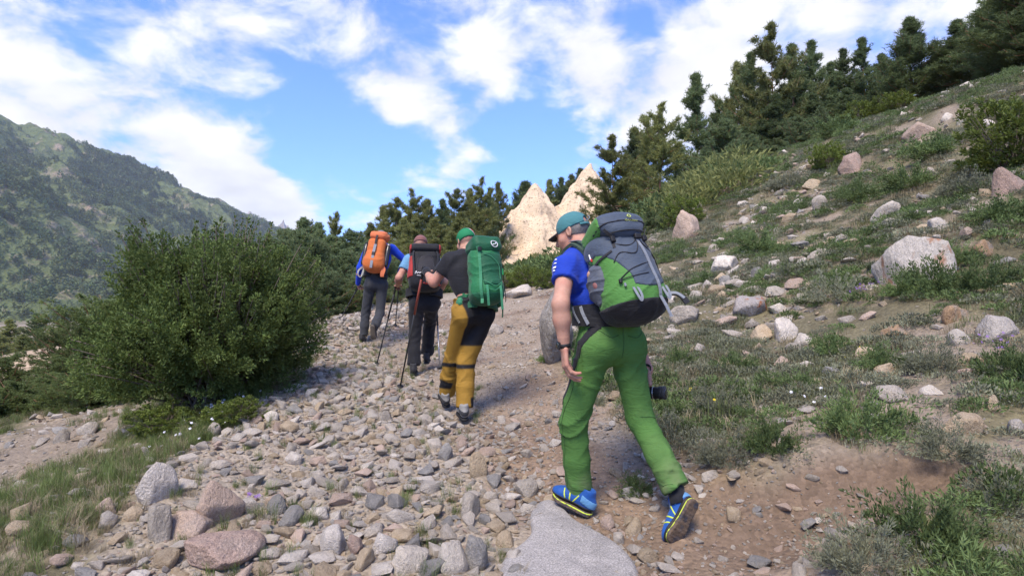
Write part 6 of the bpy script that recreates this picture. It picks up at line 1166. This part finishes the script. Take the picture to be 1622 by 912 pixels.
# ------------------------------------------------------------------ third hiker: pale blue shirt, black and red pack
def hiker_black():
    J = dict(pelvis=P(672,468,7.60), hipL=P(660,480,7.58), hipR=P(684,480,7.64), knL=P(657,532,7.62), anL=P(655,578,7.55), knR=P(681,512,7.95), anR=P(676,560,8.0), chest=P(668,430,7.72), neck=P(667,404,7.80), shL=P(648,412,7.70), shR=P(688,411,7.86), elL=P(632,440,7.60), wrL=P(630,452,7.85), elR=P(704,446,7.75), wrR=P(690,470,7.9), head=P(666,388,7.88))
    J['hR'] = basis(np.array([0, .25, .95]), np.array([-.15, .95, -.3])); J['handL'] = dict(f=nrm([-.3, .8, .1]), n=nrm([.3, .2, -.9]), s=nrm([.9, .3, .3]), curl=(.9, 1., .7)); J['handR'] = dict(f=nrm([-.2, .8, -.3]), n=nrm([-.3, .2, -.9]), s=nrm([-.9, .3, .3]), curl=(.9, 1., .7))
    root = thing('person', ground_at(662,588,7.6), 'person in pale blue shirt and black trousers under a black red pack', 'person'); V, F = body_mesh(J, .014); part('body', V, F, SKIN, root)
    shirt(root, J, cloth('pale_blue_shirt', (.12, .27, .42)), .014, sleeve=.55, sr=(.074, .072)); trousers(root, J, BLACKC, .014, None, 1., 25, r=((.095, .075), (.072, .070)), hip=(.172, .12), flare=.015)
    shoe(root, P(655,589,7.52), basis([0, -.1, 1], [-.1, .98, .1]), SHOEK, RUBBER, h=.01); shoe(root, P(676,571,8.0), basis([0, -.1, 1], [-.1, .98, .1]), SHOEK, RUBBER, h=.01); cap_hat(root, J['head'], J['hR'], cloth('dull_red_cap', (.20, .085, .075)), 'cap', False)
    fwd = nrm(np.array([-.18, .97, 0])); up = nrm(J['neck']-J['pelvis']+np.array([.04, 0, .12])); k = Pack('backpack', J['pelvis']-fwd*.12+up*.02, up, fwd, 'black backpack with red side panels and white script', .013, (1.12, 1.0, .81))
    k.grid((-.26, -.06, -.08), (.26, .42, .80)); x, y, z = k.x, k.y, k.z; RED = cloth('pack_red', (.33, .03, .025), .7)
    B = k.g.field([rbox((0, .13, .31), None, (.165, .13, .31), .08, .05), ell((0, .17, .2), None, (.17, .16, .22), .08)])-.006*folds(k.p, (.3, .2, 1), 18, 5, 1.4); bag = k.add('main_bag', B, PBLACK)
    k.add('side_panel', np.maximum(B-.008, np.maximum(.132-x, np.maximum(.16-z, z-.50)+.02*np.sin(z*60))), RED); k.add('base_panel', np.maximum(B-.01, np.maximum(np.abs(z-.045)-.014, np.maximum(.2-y, x-.03))), RED); k.add('front_pocket', np.maximum(B-.02, np.maximum(np.abs(x)-.10+.05*sstep(.42, .52, z), np.maximum(.16-z, z-.52))), cloth('pack_charcoal', (.022, .02, .022), .7))
    Ld = k.g.field([rbox((0, .14, .645), None, (.165, .14, .065), .05, .05)])-.006*folds(k.p, (.4, .3, 1), 20, 15, 1.4); lid = k.add('lid', Ld, PBLACK); k.add('lid_side', np.maximum(Ld-.008, .148-np.abs(x)), RED, lid)
    for s in (1, -1):
        k.strap('compression_strap', [(s*.12, .24, .62), (s*.135, .28, .50), (s*.13, .31, .35), (s*.12, .315, .2)], .022, STRAPB, (s*.5, 1, 0)); k.strap('shoulder_strap', [(s*.075, .03, .45), (s*.085, -.03, .51), (s*.09, -.115, .515), (s*.10, -.2, .42), (s*.14, -.17, .22), (s*.17, .0, .1)], .055, PBLACK, [(0, .6, .8), (0, .3, 1), (0, -.3, 1), (0, -1, .3), (s*.7, -.8, 0), (s, 0, 0)], .014)
        k.strap('hip_belt', [(s*.06, .03, .04), (s*.14, .0, .04), (s*.2, -.09, .03), (s*.1, -.25, .0)], [.11, .11, .1, .05], PBLACK, [(0, 1, 0), (s*.6, .8, 0), (s, 0, 0), (s*.3, -1, 0)], .02)
    k.prims = [rbox((0, .13, .31), None, (.165, .13, .31), .08, .05), ell((0, .17, .2), None, (.17, .16, .22), .08)]; k.lay_cord('script_print', [(.10, .3, .175), (.085, .3, .215), (.075, .3, .18), (.06, .3, .195), (.05, .3, .18), (.04, .3, .192), (.03, .3, .176), (.015, .3, .19), (.0, .3, .172), (-.015, .3, .186), (-.03, .3, .168), (-.045, .3, .18)], .005, em_white, .026, bag); k.lay_cord('script_print', [(-.07, .3, .168), (-.085, .3, .185), (-.09, .3, .17), (-.07, .3, .168)], .006, em_white, .026, bag); k.lay_cord('script_print', [(.08, .3, .155), (.05, .3, .15), (.03, .3, .143)], .004, em_white, .026, bag); k.lay_cord('rib', [(.1, .33, .2), (.09, .34, .4), (.05, .33, .5), (-.05, .33, .5), (-.09, .34, .4), (-.1, .33, .2)], .006, STRAPB, .02, bag)
    pole(J['wrL']+np.array([-.03, .06, .01]), ground_at(596,564,8.2), 'dark trekking pole in left hand of the pale blue shirt hiker', mid=.4); pole(J['wrR']+np.array([0, .05, .02]), ground_at(697,582,7.6), 'silver tipped trekking pole between black and mustard trousers', METAL, mid=.4); pole(P(668,485,8.1), ground_at(673,540,8.9), 'thin pale trekking pole half hidden behind black trousers', METAL, mid=.3)
em_white = mat('script_white', (.6, .58, .56), .6)
# ------------------------------------------------------------------ leading hiker: blue jacket, orange pack
def hiker_orange():
    J = dict(pelvis=P(595,440,9.80), hipL=P(586,452,9.78), hipR=P(605,452,9.82), knL=P(579,496,9.85), anL=P(576,532,9.78), knR=P(602,496,9.75), anR=P(592,520,9.45), chest=P(601,408,9.95), neck=P(603,388,10.0), shL=P(584,394,9.92), shR=P(621,394,10.0), elL=P(570,424,9.9), wrL=P(567,450,10.1), elR=P(641,412,10.1), wrR=P(632,436,10.3), head=P(604,377,10.06))
    J['hR'] = basis(np.array([0, .2, .97]), np.array([.05, .97, -.2])); J['handL'] = dict(f=nrm([0, .5, -.7]), n=nrm([.9, 0, 0]), s=nrm([0, .7, .5]), curl=(.9, 1., .7)); J['handR'] = dict(f=nrm([0, .5, -.7]), n=nrm([-.9, 0, 0]), s=nrm([0, .7, .5]), curl=(.9, 1., .7))
    root = thing('person', ground_at(582,540,9.8), 'leading person in blue long sleeved top and grey trousers with orange pack', 'person'); V, F = body_mesh(J, .016); part('body', V, F, SKIN, root)
    shirt(root, J, cloth('royal_blue_top', (.008, .05, .48)), .016, sleeve=2, sr=(.072, .062)); CH = cloth('charcoal_cloth', (.035, .037, .042)); trousers(root, J, CH, .016, None, 1., 35, r=((.092, .070), (.068, .062)), hip=(.168, .118))
    shoe(root, P(574,539,9.72), basis([0, -.1, 1], [-.1, .98, .12]), SHOEK, RUBBER, h=.012); shoe(root, P(591,525,9.40), basis([.1, .85, .35], [0, .45, -.85]), SHOEK, mat('tan_sole', (.12, .10, .08), .9), h=.012); cap_hat(root, J['head'], J['hR'], cloth('grey_cap', (.16, .16, .16)), 'cap', False)
    fwd = nrm(np.array([.02, 1, 0])); up = nrm(J['neck']-J['pelvis']+np.array([.03, 0, .1])); k = Pack('backpack', J['pelvis']-fwd*.11+up*.06, up, fwd, 'orange backpack with black bottles at both sides', .014)
    k.grid((-.28, -.06, -.1), (.28, .40, .76)); x, y, z = k.x, k.y, k.z; OR = cloth('pack_orange', (.50, .13, .03), .7); OR2 = cloth('pack_orange_bright', (.58, .155, .06), .7)
    B = k.g.field([rbox((0, .12, .28), None, (.145, .12, .27), .08, .05), ell((0, .15, .14), None, (.165, .15, .16), .08)])-.007*folds(k.p, (.1, .3, 1), 22, 6, 1.4); bag = k.add('main_bag', B, OR)
    Ld = k.g.field([rbox((0, .12, .60), None, (.13, .12, .06), .05, .05), ell((-.05, .12, .6), None, (.13, .13, .07), .05)])-.01*folds(k.p, (.3, .3, 1), 26, 16, 1.4); lid = k.add('lid', Ld, OR2); k.strap('centre_strap', [(.0, .26, .42), (0, .288, .30), (0, .30, .18), (0, .30, .05), (0, .29, 0)], .042, STRAP, (0, 1, 0)); k.box('buckle', (0, .292, .24), (.025, .01, .03), RUBBER); k.strap('lid_strap', [(.0, .25, .58), (0, .27, .5), (0, .27, .42)], .03, STRAPB, (0, 1, 0))
    for s in (1, -1):
        k.strap('shoulder_strap', [(s*.075, .03, .40), (s*.085, -.03, .46), (s*.09, -.115, .465), (s*.10, -.2, .38), (s*.14, -.17, .2), (s*.16, .0, .06)], .055, PBLACK, [(0, .6, .8), (0, .3, 1), (0, -.3, 1), (0, -1, .3), (s*.7, -.8, 0), (s, 0, 0)], .014); k.strap('hip_belt', [(s*.06, .03, .0), (s*.14, .0, .0), (s*.19, -.09, .0), (s*.1, -.23, -.01)], [.08, .08, .07, .04], PBLACK, [(0, 1, 0), (s*.6, .8, 0), (s, 0, 0), (s*.3, -1, 0)], .02)
        b = thing('water_bottle', k.W((s*.175, .12, .12)), 'black bottle in the left side pocket of the orange pack' if s == 1 else 'black bottle with silver lid in the right side of orange pack', 'bottle')
        V, F = tube([k.W((s*.178, .12, zz)) for zz in (.10, .14, .36, .42, .46)], [.030, .043, .043, .036, .026], 14, 4); part('bottle_body', V, F, mat('bottle_black', (.02, .02, .022), .25, spec=.5), b); V, F = tube([k.W((s*.178, .12, .455)), k.W((s*.178, .12, .49))], .024, 12, 1); part('bottle_lid', V, F, METAL if s == -1 else RUBBER, b)
    k.strap('hanging_cloth', [(-.14, .16, .10), (-.17, .17, .03), (-.165, .17, -.05), (-.17, .16, -.09)], [.05, .07, .06, .05], OR2, (-.3, 1, 0), .012)
    V, F = join([tube([k.W(q) for q in ((.17, .1, .06+.02*i), (.22+.01*i, .12, .0), (.225, .13, -.08), (.18, .13, -.12), (.15+.01*i, .12, -.04), (.165, .1, .06))], .005, 6, 6) for i in range(3)]); o = part('rope_coil', V, F, mat('rope_grey', (.35, .35, .33), .9), k.root)
    pole(J['wrL']+np.array([0, .05, -.03]), ground_at(538,531,10.6), 'dark trekking pole in left hand of the leading hiker', mid=.4); pole(J['wrR']+np.array([0, .05, -.03]), ground_at(626,520,11.0), 'trekking pole in right hand of the leading hiker', mid=.4)
hiker_near(); hiker_green(); hiker_black(); hiker_orange()
# ------------------------------------------------------------------ thin air between camera and mountains
def haze():
    x0, x1, y0, y1, z0, z1 = gx[0]-60, gx[-1]+60, gy[0]-60, gy[-1]+60, -140., 900.
    V = [(x, y, z) for x in (x0, x1) for y in (y0, y1) for z in (z0, z1)]; F = [(0, 1, 3, 2), (4, 6, 7, 5), (0, 4, 5, 1), (2, 3, 7, 6), (0, 2, 6, 4), (1, 5, 7, 3)]
    m = bpy.data.materials.new('thin_haze'); m.use_nodes = True; t = m.node_tree; t.nodes.clear(); out = t.nodes.new('ShaderNodeOutputMaterial'); v = t.nodes.new('ShaderNodeVolumePrincipled')
    v.inputs['Color'].default_value = (.80, .88, 1, 1); v.inputs['Density'].default_value = .00009; t.links.new(v.outputs[0], out.inputs['Volume'])
    o = link('haze', mk_mesh('haze', V, np.array(F), False, [m])); tag(o, 'thin pale haze over the valley', 'haze', kind='stuff')
haze()
